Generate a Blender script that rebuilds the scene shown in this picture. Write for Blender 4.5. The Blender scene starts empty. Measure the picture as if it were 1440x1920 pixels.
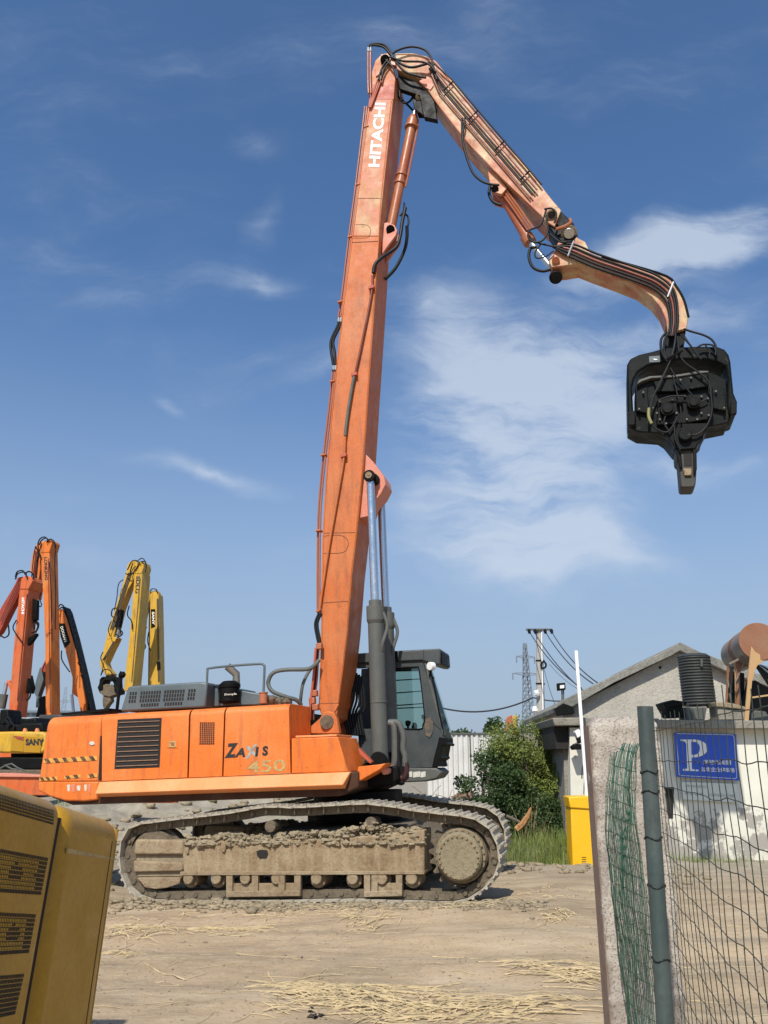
import bpy, math, random
import numpy as np
from mathutils import Vector, Matrix, noise
R = math.radians
random.seed(7)
rnd = random.Random(11)
sc = bpy.context.scene
C = sc.collection

# ---------------------------------------------------------------- camera
FP = 1500.0                      # focal length in photo pixels (1440 x 1920)
PITCH = math.atan(460 / FP)      # horizon at y = 1420
EYE = Vector((0, 0, 1.95))
cam_d = bpy.data.cameras.new('camera'); cam = bpy.data.objects.new('camera', cam_d); C.objects.link(cam)
cam_d.sensor_fit = 'VERTICAL'; cam_d.sensor_height = 24.0; cam_d.lens = 24.0 * FP / 1920
cam_d.clip_start = 0.05; cam_d.clip_end = 6000
cam.location = EYE; cam.rotation_euler = (R(90) + PITCH, 0, 0)
sc.camera = cam
cp, sp = math.cos(PITCH), math.sin(PITCH)
def ray(px, py):
    u = (px - 720) / FP; v = (960 - py) / FP
    return Vector((u, cp - v * sp, sp + v * cp))
def P(px, py, Y):
    d = ray(px, py); return EYE + d * (Y / d.y)

# ---------------------------------------------------------------- world, sun
SUN_A = math.atan2(0.30, 1.0)     # light travels towards (+.30, +1)
SUN_EL = R(48)
W = bpy.data.worlds.new('World'); sc.world = W; W.use_nodes = True
nt = W.node_tree; N = nt.nodes; L = nt.links
for n in list(N): N.remove(n)
out = N.new('ShaderNodeOutputWorld'); bg = N.new('ShaderNodeBackground'); L.new(bg.outputs[0], out.inputs[0])
bg.inputs[1].default_value = 0.080
sky = N.new('ShaderNodeTexSky'); sky.sky_type = 'NISHITA'; sky.sun_disc = False
sky.sun_elevation = SUN_EL; sky.sun_rotation = math.pi + SUN_A
sky.air_density = 1.0; sky.dust_density = 1.2; sky.ozone_density = 3.0; sky.altitude = 100
tc = N.new('ShaderNodeTexCoord')
sep = N.new('ShaderNodeSeparateXYZ'); L.new(tc.outputs['Generated'], sep.inputs[0])
def wm(op, a, b=None, clamp=False):
    n = N.new('ShaderNodeMath'); n.operation = op; n.use_clamp = clamp
    for i, v in enumerate((a, b)):
        if v is None: continue
        if isinstance(v, (int, float)): n.inputs[i].default_value = v
        else: L.new(v, n.inputs[i])
    return n.outputs[0]
yy = wm('MAXIMUM', sep.outputs[1], 0.05)
uu = wm('DIVIDE', sep.outputs[0], yy); ww = wm('DIVIDE', sep.outputs[2], yy)
comb = N.new('ShaderNodeCombineXYZ'); L.new(uu, comb.inputs[0]); L.new(ww, comb.inputs[1])
wn = N.new('ShaderNodeTexNoise'); wn.inputs['Scale'].default_value = 4.5; wn.inputs['Detail'].default_value = 5
L.new(comb.outputs[0], wn.inputs['Vector'])
wv = N.new('ShaderNodeVectorMath'); wv.operation = 'MULTIPLY_ADD'
L.new(wn.outputs['Color'], wv.inputs[0]); wv.inputs[1].default_value = (.15, .15, 0)
wsub = N.new('ShaderNodeVectorMath'); wsub.operation = 'SUBTRACT'; L.new(comb.outputs[0], wsub.inputs[0]); wsub.inputs[1].default_value = (.075, .075, 0)
L.new(wsub.outputs[0], wv.inputs[2])
def uw(px, py):
    d = ray(px, py); return d.x / d.y, d.z / d.y
blobs = [  # px, py, rx, ry, angle(deg, counter-clockwise), strength
    (990, 700, 270, 220, 20, 1.0), (940, 920, 320, 260, -8, 1.05), (1030, 1000, 300, 150, -6, .55), (860, 640, 170, 110, 25, .35),
    (1230, 470, 300, 80, 22, 1.0), (1380, 400, 180, 60, 25, .55), (1290, 590, 260, 70, 12, .55),
    (1310, 860, 260, 80, -4, .5), (820, 560, 170, 80, 20, .42), (1290, 500, 150, 70, 15, .55),
    (360, 890, 230, 36, -14, .55), (490, 262, 110, 40, -14, .32), (490, 400, 40, 90, -20, .32),
    (505, 512, 90, 36, -10, .35), (315, 742, 60, 22, -30, .38), (150, 940, 100, 26, -8, .25), (590, 710, 120, 30, 10, .2),
    (740, 770, 120, 60, -30, .3), (1150, 700, 170, 120, 30, .5), (830, 800, 150, 120, 0, .35)]
acc = None
for (bx, by, rx, ry, ang, st) in blobs:
    u0, w0 = uw(bx, by); u1, _ = uw(bx + rx, by); _, w1 = uw(bx, by - ry)
    mp = N.new('ShaderNodeMapping'); mp.vector_type = 'TEXTURE'
    mp.inputs['Location'].default_value = (u0, w0, 0); mp.inputs['Rotation'].default_value = (0, 0, R(ang))
    mp.inputs['Scale'].default_value = (abs(u1 - u0), abs(w1 - w0), 1)
    L.new(wv.outputs[0], mp.inputs[0])
    gt = N.new('ShaderNodeTexGradient'); gt.gradient_type = 'SPHERICAL'; L.new(mp.outputs[0], gt.inputs[0])
    s = wm('MULTIPLY', wm('POWER', gt.outputs['Fac'], 1.2), st * 1.2)
    acc = s if acc is None else wm('ADD', acc, s)
cmap = N.new('ShaderNodeMapping'); cmap.inputs['Rotation'].default_value = (0, 0, R(-34)); cmap.inputs['Scale'].default_value = (.9, 2.7, 1)
L.new(wv.outputs[0], cmap.inputs[0])
cn = N.new('ShaderNodeTexNoise'); cn.inputs['Scale'].default_value = 3.9; cn.inputs['Detail'].default_value = 10; cn.inputs['Roughness'].default_value = .62
L.new(cmap.outputs[0], cn.inputs['Vector'])
cn2 = wm('MULTIPLY', wm('SUBTRACT', cn.outputs['Fac'], 0.29), 3.3)
vn = N.new('ShaderNodeTexNoise'); vn.inputs['Scale'].default_value = 1.9; vn.inputs['Detail'].default_value = 7; vn.inputs['Roughness'].default_value = .6; L.new(cmap.outputs[0], vn.inputs['Vector'])
veil = wm('MULTIPLY', wm('MAXIMUM', wm('SUBTRACT', vn.outputs['Fac'], 0.46), 0.0), 1.35)
acc = wm('ADD', acc, veil)
cov = wm('MULTIPLY', acc, cn2, True)
sm = N.new('ShaderNodeMapRange'); sm.interpolation_type = 'SMOOTHSTEP'; L.new(cov, sm.inputs[0])
sm.inputs[1].default_value = 0.0; sm.inputs[2].default_value = 1.0; sm.inputs[3].default_value = 0; sm.inputs[4].default_value = .74
# thin haze toward the horizon
hz = N.new('ShaderNodeMapRange'); L.new(sep.outputs[2], hz.inputs[0]); hz.interpolation_type = 'SMOOTHSTEP'
hz.inputs[1].default_value = 0.56; hz.inputs[2].default_value = -0.02; hz.inputs[3].default_value = 0.0; hz.inputs[4].default_value = .92
sat = N.new('ShaderNodeHueSaturation'); sat.inputs['Saturation'].default_value = 1.0; sat.inputs['Value'].default_value = 1.40
L.new(sky.outputs[0], sat.inputs['Color'])
tint = N.new('ShaderNodeMixRGB'); tint.blend_type = 'MULTIPLY'; tint.inputs[0].default_value = 1; L.new(sat.outputs[0], tint.inputs[1]); tint.inputs[2].default_value = (.88, 1.14, 1.34, 1)
mh = N.new('ShaderNodeMixRGB'); L.new(hz.outputs[0], mh.inputs[0]); L.new(tint.outputs[0], mh.inputs[1]); mh.inputs[2].default_value = (4.7, 5.75, 7.3, 1)
mc = N.new('ShaderNodeMixRGB'); L.new(sm.outputs[0], mc.inputs[0]); L.new(mh.outputs[0], mc.inputs[1]); mc.inputs[2].default_value = (7.6, 8.7, 10.3, 1)
L.new(mc.outputs[0], bg.inputs[0])

sun_d = bpy.data.lights.new('sun', 'SUN'); sun_d.energy = 4.8; sun_d.angle = R(0.5); sun_d.color = (1, .95, .86)
sun = bpy.data.objects.new('sun', sun_d); C.objects.link(sun)
sdir = Vector((math.sin(SUN_A) * math.cos(SUN_EL), math.cos(SUN_A) * math.cos(SUN_EL), -math.sin(SUN_EL)))
sun.rotation_euler = sdir.to_track_quat('-Z', 'Y').to_euler()
sc.view_settings.view_transform = 'Standard'; sc.view_settings.look = 'None'; sc.view_settings.exposure = 0; sc.view_settings.gamma = 1

# ---------------------------------------------------------------- materials
def lin(r, g, b):
    f = lambda c: ((c / 255) / 12.92) if c / 255 <= .04045 else (((c / 255) + .055) / 1.055) ** 2.4
    return (f(r), f(g), f(b))
class MatB:
    def __init__(s, name):
        s.m = bpy.data.materials.new(name); s.m.use_nodes = True; s.nt = s.m.node_tree; s.N = s.nt.nodes; s.L = s.nt.links
        s.b = s.N['Principled BSDF']; s.tc = s.N.new('ShaderNodeTexCoord')
    def noise(s, scale, detail=6, rough=.6, stretch=(1, 1, 1), src='Object', off=0):
        mp = s.N.new('ShaderNodeMapping'); mp.inputs['Scale'].default_value = stretch; mp.inputs['Location'].default_value = (off, off * 1.7, -off)
        s.L.new(s.tc.outputs[src], mp.inputs[0])
        n = s.N.new('ShaderNodeTexNoise'); n.inputs['Scale'].default_value = scale; n.inputs['Detail'].default_value = detail; n.inputs['Roughness'].default_value = rough
        s.L.new(mp.outputs[0], n.inputs['Vector']); return n.outputs['Fac']
    def rng(s, v, a, b, c=0, d=1):
        n = s.N.new('ShaderNodeMapRange'); s.L.new(v, n.inputs[0])
        for i, x in enumerate((a, b, c, d)): n.inputs[i + 1].default_value = x
        return n.outputs[0]
    def mix(s, f, a, b, mode='MIX'):
        n = s.N.new('ShaderNodeMixRGB'); n.blend_type = mode
        for i, v in enumerate((f, a, b)):
            if isinstance(v, (int, float)): n.inputs[i].default_value = v
            elif isinstance(v, tuple): n.inputs[i].default_value = (*v, 1) if len(v) == 3 else v
            else: s.L.new(v, n.inputs[i])
        return n.outputs[0]
    def set(s, key, v):
        i = s.b.inputs[key]
        if isinstance(v, (int, float)): i.default_value = v
        elif isinstance(v, tuple): i.default_value = (*v, 1)
        else: s.L.new(v, i)
    def bump(s, v, strength=.3, dist=.02):
        n = s.N.new('ShaderNodeBump'); n.inputs['Strength'].default_value = strength; n.inputs['Distance'].default_value = dist
        s.L.new(v, n.inputs['Height']); s.L.new(n.outputs[0], s.b.inputs['Normal'])
def dull(m, v=.2):
    m.node_tree.nodes['Principled BSDF'].inputs['Specular IOR Level'].default_value = v; return m
def paint(name, base, fade=None, dirt=(.09, .06, .04), fade_amt=.6, dirt_amt=.5, rough=.5, metal=0, fs=1.3, ds=3.0, bump=.12, rust=None, rust_amt=.0, streak=0.0):
    b = MatB(name)
    col = base
    if fade:
        f = b.rng(b.noise(fs, 5, .6), .42, .68, 0, fade_amt); col = b.mix(f, base, fade)
    d = b.rng(b.noise(ds, 9, .72, (1, 1, .45), off=3.1), .55, .78, 0, dirt_amt); col = b.mix(d, col, dirt)
    if streak:
        st_ = b.rng(b.noise(6, 7, .65, (1.6, 1.6, .16), off=6.6), .5, .72, 0, streak); st_.node.clamp = True; col = b.mix(st_, col, dirt)
    fine = b.rng(b.noise(38, 4, .7, off=1.3), .3, .8, .82, 1.1); col = b.mix(1.0, col, b.mix(fine, (0, 0, 0), (1, 1, 1)), 'MULTIPLY')
    if rust:
        r = b.rng(b.noise(7, 10, .75, off=9.2), .60, .67, 0, rust_amt); col = b.mix(r, col, rust)
    b.set('Base Color', col); b.set('Roughness', b.rng(b.noise(5, 5, off=5.5), .3, .7, rough - .1, min(1, rough + .2))); b.set('Metallic', metal)
    b.bump(b.noise(9, 8, .6, off=2.2), bump, .02)
    return b.m
def flat(name, col, rough=.6, metal=0, var=.25, scale=12, bump=.15):
    b = MatB(name); n = b.noise(scale, 6)
    v = b.rng(n, .3, .7, 1 - var, 1 + var * .4); b.set('Base Color', b.mix(1.0, tuple(col), b.mix(v, (0, 0, 0), (1, 1, 1)), 'MULTIPLY'))
    b.set('Roughness', rough); b.set('Metallic', metal); b.bump(n, bump, .01); return b.m

M_body = paint('orange_body_paint', (.80, .175, .018), fade=(.80, .26, .07), fade_amt=.5, dirt=(.24, .08, .03), dirt_amt=.7, rough=.45, ds=2.2, rust=(.10, .035, .015), rust_amt=.5, streak=.55)
M_boom = paint('faded_boom_paint', (.58, .14, .022), fade=(.58, .215, .075), fade_amt=.55, dirt=(.24, .08, .035), dirt_amt=.85, rough=.5, fs=.9, ds=2.0, rust=(.14, .06, .03), rust_amt=.4, streak=.45)
M_boomtop = paint('bleached_boom_paint', (.58, .185, .095), fade=(.62, .37, .18), fade_amt=.9, dirt=(.26, .11, .06), dirt_amt=.75, rough=.55, fs=2.0, ds=3.5, rust=(.10, .05, .03), rust_amt=.55)
M_rail = paint('sunlit_rail_orange', (.82, .27, .08), fade=(.82, .38, .17), fade_amt=.6, dirt=(.2, .08, .04), dirt_amt=.35, rough=.5)  # orange lightened: sun on the upward-sloping rail is put into the colour
M_arm = paint('sun_bleached_arm_paint', (.52, .20, .11), fade=(.66, .50, .27), fade_amt=1.0, dirt=(.13, .055, .03), dirt_amt=.95, rough=.55, fs=2.4, ds=3.2, rust=(.08, .04, .03), rust_amt=.8)
M_pipe = paint('dark_red_pipe_paint', (.20, .035, .016), fade=(.36, .13, .08), dirt_amt=.6, rough=.4)
M_redband = paint('brick_red_paint', (.45, .08, .035), fade=(.5, .14, .08), rough=.5)
M_pink = paint('faded_pink_paint', (.66, .22, .14), fade=(.7, .33, .22), rough=.5)
M_cyl = paint('orange_cylinder_paint', (.40, .11, .04), fade=(.44, .19, .09), dirt=(.08, .05, .03), dirt_amt=.6, rough=.35)
M_grey = paint('grey_cab_paint', (.047, .055, .054), fade=(.085, .09, .085), dirt=(.18, .14, .10), dirt_amt=.35, rough=.45)
M_hood = paint('slate_hood_paint', (.085, .115, .125), fade=(.14, .17, .17), dirt=(.12, .11, .09), dirt_amt=.3, rough=.45)
M_cylg = paint('grey_cylinder_paint', (.085, .088, .078), fade=(.13, .13, .11), dirt=(.25, .19, .11), dirt_amt=.5, rough=.55)
M_chrome = paint('chrome_rod', (.62, .66, .70), dirt=(.25, .24, .22), dirt_amt=.35, rough=.22, metal=.9, bump=.03)
M_black = paint('oily_black', (.006, .006, .006), fade=(.011, .011, .010), dirt=(.020, .015, .010), dirt_amt=.4, rough=.45)
M_hblack = paint('oily_hammer_paint', (.006, .0075, .007), fade=(.016, .018, .016), dirt=(.04, .035, .025), dirt_amt=.35, rough=.4, ds=9, rust=(.2, .18, .15), rust_amt=.25)
dull(M_black, .12); dull(M_hblack, .1)
M_hose = dull(flat('rubber_hose', (.012, .012, .013), .5), .25)
M_hoseg = flat('grey_rubber_hose', (.10, .115, .10), .6)
M_dark = flat('dark_recess', (.015, .012, .010), .8)
M_steel = flat('zinc_fitting', (.5, .5, .48), .35, .8)
M_white = flat('white_lettering', (.82, .82, .80), .6, var=.12)
M_sticker = flat('pale_sticker', (.62, .6, .52), .6, var=.3, scale=40)
M_blackletter = flat('dark_lettering', (.02, .02, .02), .6)
M_gold = flat('worn_gold_lettering', (.52, .36, .14), .6, var=.45, scale=22)
M_yellowtape = flat('hazard_yellow', (.74, .36, .07), .6, var=.4)
M_yellow = paint('yellow_excavator_paint', (.66, .37, .02), fade=(.52, .33, .07), fade_amt=.8, dirt=(.12, .07, .02), dirt_amt=.75, rough=.45, ds=1.6, streak=.6, rust=(.08, .04, .02), rust_amt=.6)
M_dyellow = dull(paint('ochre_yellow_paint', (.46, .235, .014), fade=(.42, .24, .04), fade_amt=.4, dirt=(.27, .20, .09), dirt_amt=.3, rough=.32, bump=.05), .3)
M_red = paint('red_excavator_paint', (.64, .12, .022), fade=(.6, .2, .08), dirt=(.15, .04, .02), dirt_amt=.7, ds=1.6, streak=.6)
M_orange2 = paint('bright_orange_paint', (.72, .175, .015), fade=(.62, .25, .07), dirt=(.16, .05, .02), dirt_amt=.7, ds=1.6, streak=.6, rust=(.1, .04, .02), rust_amt=.5)
def mud_mat(name, a, b_, c, rs=1.0):
    b = MatB(name); n1 = b.noise(1.6, 9, .65); n2 = b.noise(14, 9, .7, off=4)
    col = b.mix(b.rng(n1, .35, .65), a, b_); col = b.mix(b.rng(n2, .5, .72, 0, .75), col, c)
    b.set('Base Color', col); b.set('Roughness', .95); b.bump(n2, .8, .04); return b.m
M_mud = mud_mat('dried_mud', (.24, .19, .115), (.36, .29, .19), (.11, .085, .05))
def frame_mat():
    b = MatB('mud_streaked_frame'); n1 = b.noise(1.8, 9, .7, (1, 1, 1.5)); n2 = b.noise(7, 8, .7, (1.6, 1, .22), off=4); n3 = b.noise(26, 9, .75, off=8)
    col = b.mix(b.rng(n1, .36, .64), (.215, .135, .070), (.36, .275, .165)); m = b.rng(n2, .46, .7, 0, .8); m.node.clamp = True; col = b.mix(m, col, (.42, .335, .215)); m = b.rng(n3, .52, .7, 0, .7); m.node.clamp = True; col = b.mix(m, col, (.13, .075, .035))
    b.set('Base Color', col); b.set('Roughness', .93); b.bump(n3, .7, .03); return b.m
M_trackstreak = frame_mat()
M_trackfr = mud_mat('mud_caked_frame', (.25, .175, .10), (.37, .285, .18), (.15, .085, .04))
M_shoe = mud_mat('mud_caked_shoe', (.52, .46, .36), (.30, .26, .19), (.09, .07, .05))
M_chain = mud_mat('muddy_chain', (.12, .092, .06), (.19, .15, .10), (.05, .037, .025))
M_hub = mud_mat('dusty_hub', (.25, .205, .125), (.29, .24, .15), (.16, .12, .075))

def ground_mat():
    b = MatB('dirt_ground')
    n1 = b.noise(.35, 8, .6); n2 = b.noise(1.3, 9, .65, (.5, 2.2, 1), off=3); n3 = b.noise(22, 9, .72, off=7); n4 = b.noise(5, 8, .7, (.6, 2.5, 1), off=11)
    col = b.mix(b.rng(n1, .38, .62), (.35, .255, .15), (.49, .365, .228))
    col = b.mix(b.rng(n2, .47, .66, 0, .75), col, (.24, .175, .105))
    col = b.mix(b.rng(n4, .5, .7, 0, .5), col, (.50, .41, .30))
    col = b.mix(b.rng(n3, .52, .74, 0, .75), col, (.17, .13, .09))
    n5 = b.noise(.9, 9, .7, (.35, 1.6, 1), off=21); m5 = b.rng(n5, .52, .62, 0, .5); m5.node.clamp = True; col = b.mix(m5, col, (.54, .43, .285))
    # greyer ground beyond the machine
    sp_ = b.N.new('ShaderNodeSeparateXYZ'); b.L.new(b.tc.outputs['Object'], sp_.inputs[0])
    gy = b.rng(sp_.outputs[1], 12.8, 17, 0, .8); gy.node.clamp = True
    g2 = b.mix(b.rng(b.noise(3, 9, .7, off=2), .4, .66), (.20, .185, .145), (.33, .30, .24))
    col = b.mix(gy, col, g2)
    b.set('Base Color', col); b.set('Roughness', .97)
    ad = b.N.new('ShaderNodeMath'); ad.operation = 'ADD'; b.L.new(n3, ad.inputs[0]); b.L.new(n4, ad.inputs[1]); b.bump(ad.outputs[0], .55, .035)
    return b.m
M_ground = ground_mat()

# ---------------------------------------------------------------- builders
class MB:
    def __init__(s): s.v = []; s.f = []
    def add(s, vs, fs):
        o = len(s.v); s.v += [tuple(v) for v in vs]; s.f += [tuple(i + o for i in f) for f in fs]; return s
    def prism(s, poly, y0, y1):
        a = sum(poly[i][0] * poly[(i + 1) % len(poly)][1] - poly[(i + 1) % len(poly)][0] * poly[i][1] for i in range(len(poly)))
        if a < 0: poly = poly[::-1]
        if y0 > y1: y0, y1 = y1, y0
        n = len(poly)
        vs = [(x, y0, z) for x, z in poly] + [(x, y1, z) for x, z in poly]
        fs = [tuple(range(n)), tuple(range(2 * n - 1, n - 1, -1))] + [(i, i + n, (i + 1) % n + n, (i + 1) % n) for i in range(n)]
        return s.add(vs, fs)
    def box(s, a, b):
        x0, y0, z0 = a; x1, y1, z1 = b
        return s.prism([(x0, z0), (x1, z0), (x1, z1), (x0, z1)], y0, y1)
    def obox(s, c, ax, ay, az):
        c, ax, ay, az = map(Vector, (c, ax, ay, az))
        vs = [c + ax * i + ay * j + az * k for k in (-1, 1) for j in (-1, 1) for i in (-1, 1)]
        return s.add(vs, [(0, 2, 3, 1), (4, 5, 7, 6), (0, 1, 5, 4), (2, 6, 7, 3), (0, 4, 6, 2), (1, 3, 7, 5)])
    def cyl(s, p0, p1, r0, r1=None, seg=16, caps=True):
        p0, p1 = Vector(p0), Vector(p1); r1 = r0 if r1 is None else r1
        d = (p1 - p0).normalized(); a = d.orthogonal().normalized(); b = d.cross(a)
        vs = []
        for p, r in ((p0, r0), (p1, r1)):
            vs += [p + (a * math.cos(2 * math.pi * i / seg) + b * math.sin(2 * math.pi * i / seg)) * r for i in range(seg)]
        fs = [(i, (i + 1) % seg, (i + 1) % seg + seg, i + seg) for i in range(seg)]
        if caps: fs += [tuple(range(seg - 1, -1, -1)), tuple(range(seg, 2 * seg))]
        return s.add(vs, fs)
    def tube(s, pts, r, seg=6, smooth=0):
        pts = [Vector(p) for p in pts]
        if smooth:
            if isinstance(r, list): r = [r[min(i // smooth, len(r) - 1)] for i in range((len(pts) - 1) * smooth + 1)]
            pts = catmull(pts, smooth)
        vs = []; fs = []; prev = None; n = len(pts)
        for i, p in enumerate(pts):
            d = (pts[min(i + 1, n - 1)] - pts[max(i - 1, 0)])
            d = d.normalized() if d.length > 1e-9 else Vector((0, 0, 1))
            if prev is None: a = d.orthogonal().normalized()
            else:
                a = prev - d * prev.dot(d); a = a.normalized() if a.length > 1e-6 else d.orthogonal().normalized()
            prev = a; b = d.cross(a); rr = r[i] if isinstance(r, list) else r
            vs += [p + (a * math.cos(2 * math.pi * k / seg) + b * math.sin(2 * math.pi * k / seg)) * rr for k in range(seg)]
        for i in range(n - 1):
            for k in range(seg):
                fs.append((i * seg + k, i * seg + (k + 1) % seg, (i + 1) * seg + (k + 1) % seg, (i + 1) * seg + k))
        fs += [tuple(range(seg - 1, -1, -1)), tuple((n - 1) * seg + k for k in range(seg))]
        return s.add(vs, fs)
    def lump(s, c, r, seed=0, seg=9, rings=6, rough=.35, sc_=(1, 1, 1)):
        c = Vector(c); vs = []; fs = []
        for j in range(rings + 1):
            th = math.pi * j / rings
            for i in range(seg):
                ph = 2 * math.pi * i / seg
                d = Vector((math.sin(th) * math.cos(ph), math.sin(th) * math.sin(ph), math.cos(th)))
                k = 1 + rough * noise.noise(d * 1.7 + Vector((seed * 3.1, seed, -seed)))*1.6
                vs.append(c + Vector((d.x * sc_[0], d.y * sc_[1], d.z * sc_[2])) * r * k)
        for j in range(rings):
            for i in range(seg):
                fs.append((j * seg + i, (j + 1) * seg + i, (j + 1) * seg + (i + 1) % seg, j * seg + (i + 1) % seg))
        return s.add(vs, fs)
    def quad(s, a, b, c, d): return s.add([a, b, c, d], [(0, 1, 2, 3)])
    def build(s, name, mat, parent=None, bevel=0, sharp=35, smooth=True):
        me = bpy.data.meshes.new(name); me.from_pydata([tuple(v) for v in s.v], [], s.f); me.update()
        me.materials.append(mat)
        if smooth:
            me.polygons.foreach_set('use_smooth', [True] * len(me.polygons)); me.set_sharp_from_angle(angle=R(sharp))
        o = bpy.data.objects.new(name, me); C.objects.link(o)
        if parent is not None: o.parent = parent
        if bevel:
            m = o.modifiers.new('bevel', 'BEVEL'); m.width = bevel; m.segments = 2; m.limit_method = 'ANGLE'; m.angle_limit = R(35)
        return o
def catmull(pts, k):
    q = [pts[0] * 2 - pts[1]] + pts + [pts[-1] * 2 - pts[-2]]; o = []
    for i in range(1, len(q) - 2):
        a, b, c, d = q[i - 1], q[i], q[i + 1], q[i + 2]
        for j in range(k):
            t = j / k
            o.append(.5 * ((2 * b) + (c - a) * t + (2 * a - 5 * b + 4 * c - d) * t * t + (3 * b - a - 3 * c + d) * t ** 3))
    o.append(pts[-1]); return o
class Fr:
    """tracing frame: local x right, y away, z up; pixels are carried onto the local plane y = yl"""
    def __init__(s, M): s.M = M; s.I = M.inverted()
    def p(s, px, py, yl=0.0):
        o = s.I @ EYE; d = s.I.to_3x3() @ ray(px, py); t = (yl - o.y) / d.y; return o + d * t
    def p2(s, px, py, yl=0.0): q = s.p(px, py, yl); return (q.x, q.z)
    def poly(s, pts, yl=0.0): return [s.p2(a, b, yl) for a, b in pts]
def Z(ox, oy, k): return lambda pts: [(ox + x / k, oy + y / k) for x, y in pts]
def tag(o, label=None, cat=None, group=None, kind=None):
    for k, v in (('label', label), ('category', cat), ('group', group), ('kind', kind)):
        if v: o[k] = v
    return o
def empty(name, M, label, cat, group=None):
    o = bpy.data.objects.new(name, None); C.objects.link(o); o.empty_display_size = .3
    o.matrix_world = M; return tag(o, label, cat, group)
def place(name, loc, label, cat, rz=0, group=None):
    return empty(name, Matrix.Translation(Vector(loc)) @ Matrix.Rotation(rz, 4, 'Z'), label, cat, group)
def text_geo(s, bold=0.0, shear=0.0):
    cu = bpy.data.curves.new('t', 'FONT'); cu.body = s; cu.size = 1; cu.resolution_u = 3; cu.offset = bold; cu.shear = shear
    o = bpy.data.objects.new('t', cu); C.objects.link(o); bpy.context.view_layer.update()
    me = bpy.data.meshes.new_from_object(o.evaluated_get(bpy.context.evaluated_depsgraph_get()))
    vs = [v.co.copy() for v in me.vertices]; fs = [tuple(p.vertices) for p in me.polygons]
    bpy.data.objects.remove(o); bpy.data.curves.remove(cu); bpy.data.meshes.remove(me)
    x0 = min(v.x for v in vs); x1 = max(v.x for v in vs); y0 = min(v.y for v in vs); y1 = max(v.y for v in vs)
    return [((v.x - x0) / (x1 - x0), (v.y - y0) / (y1 - y0)) for v in vs], fs
def text_on(name, s, bl, br, tl, mat, parent, off=None, bold=0.02, shear=0.0):
    uv, fs = text_geo(s, bold, shear); bl, br, tl = Vector(bl), Vector(br), Vector(tl)
    n = (br - bl).cross(tl - bl).normalized()
    mb = MB(); mb.add([bl + (br - bl) * u + (tl - bl) * v + n * .004 for u, v in uv], fs)
    return mb.build(name, mat, parent, smooth=False)

def fr_ground(px, py, z=0):
    d = ray(px, py); t = (z - EYE.z) / d.z; return EYE + d * t

# ---------------------------------------------------------------- ground
YAW, NOSE = R(-15), R(2.9)
A0 = fr_ground(600, 1697)
Rm = Matrix.Rotation(YAW, 4, 'Z') @ Matrix.Rotation(-NOSE, 4, 'Y')
O0 = A0 - Rm.to_3x3() @ Vector((0, -1.67, 0))
MM = Matrix.Translation(O0) @ Rm
MI = MM.inverted(); NU = Rm.to_3x3() @ Vector((0, 0, 1))
def sst(a, b, x): t = max(0, min(1, (x - a) / (b - a))); return t * t * (3 - 2 * t)
mounds = [(-5.2, 23.5, 3.4, 1.9, .62), (-2.2, 24.5, 2.6, 1.6, .42), (-8.5, 22, 2.5, 1.5, .45), (-.2, 23.5, 2.0, 1.5, .25), (2.2, 20.5, 1.4, .8, .30), (-6.5, 18.6, 1.8, .7, .22)]
def gh(x, y):
    l = MI @ Vector((x, y, 0)); dx = max(0, abs(l.x) - 3.0); dy = max(0, abs(l.y) - 1.8); w = 1 - sst(0, 2.2, math.hypot(dx, dy))
    z = 0
    if w > 0: z += w * (O0.z - (NU.x * (x - O0.x) + NU.y * (y - O0.y)) / NU.z)
    z += .58 * sst(17.5, 33, y) * (1 - sst(8, 14, x) * 0)
    for (mx, my, rx, ry, h) in mounds:
        q = ((x - mx) / rx) ** 2 + ((y - my) / ry) ** 2
        if q < 6: z += h * math.exp(-q) * (1 + .35 * noise.noise(Vector((x * 1.6, y * 1.6, 5))))
    near = 1 - sst(25, 60, y)
    if near > 0:
        z += near * (.035 * noise.noise(Vector((x * .5, y * .5, 0))) + .018 * noise.noise(Vector((x * 1.7, y * 2.6, 3))) + .010 * noise.noise(Vector((x * 5, y * 7, 8))))
        if y > 14.5: z += near * (.045 * noise.noise(Vector((x * 2.2, y * 2.2, 9))) + .025 * noise.noise(Vector((x * 6, y * 6, 2)))) * sst(14.5, 17, y)
    if l.x < 1.5 and abs(l.y) < 3.2: z += (.035 + .075 * sst(-.6, -2.6, l.x) if l.x < -.6 else .035 * sst(1.5, -.6, l.x)) * math.exp(-((l.y + 1.86) / .16) ** 2) * (.7 + .9 * noise.noise(Vector((x * 4, y * 4, 6)))) * (1 if l.x > -3.2 else 0)
    # faint crawler tread prints pressed into the dirt
    for yb_, ph in ((10.45, 0), (8.6, .8)):
        q_ = abs(y - yb_ - .10 * x) / .28
        if q_ < 1 and x < 6: z += .013 * (1 - q_ * q_) ** .5 * (1 if math.sin(x * 28.0 + ph) > .2 else -.6) * sst(-.15, .25, noise.noise(Vector((x * .6, y * .6, 12))))
    # shallow wheel ruts running left-right in front of the machine
    if 6 < y < 11.5: z += .030 * math.sin(y * 5.2 + .35 * x + 1.5 * noise.noise(Vector((x * .3, y * .2, 1)))) * sst(6, 8, y) * (1 - sst(10.6, 11.4, y))
    return z
def axis(lo, hi, step, far, grow=1.22):
    a = list(np.arange(lo, hi + 1e-6, step)); s_ = step
    while a[-1] < far: s_ *= grow; a.append(a[-1] + s_)
    s_ = step
    while a[0] > -far: s_ *= grow; a.insert(0, a[0] - s_)
    return a
xs = axis(-11, 9, .075, 2500); ys = axis(3.5, 26, .075, 2500)
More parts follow.
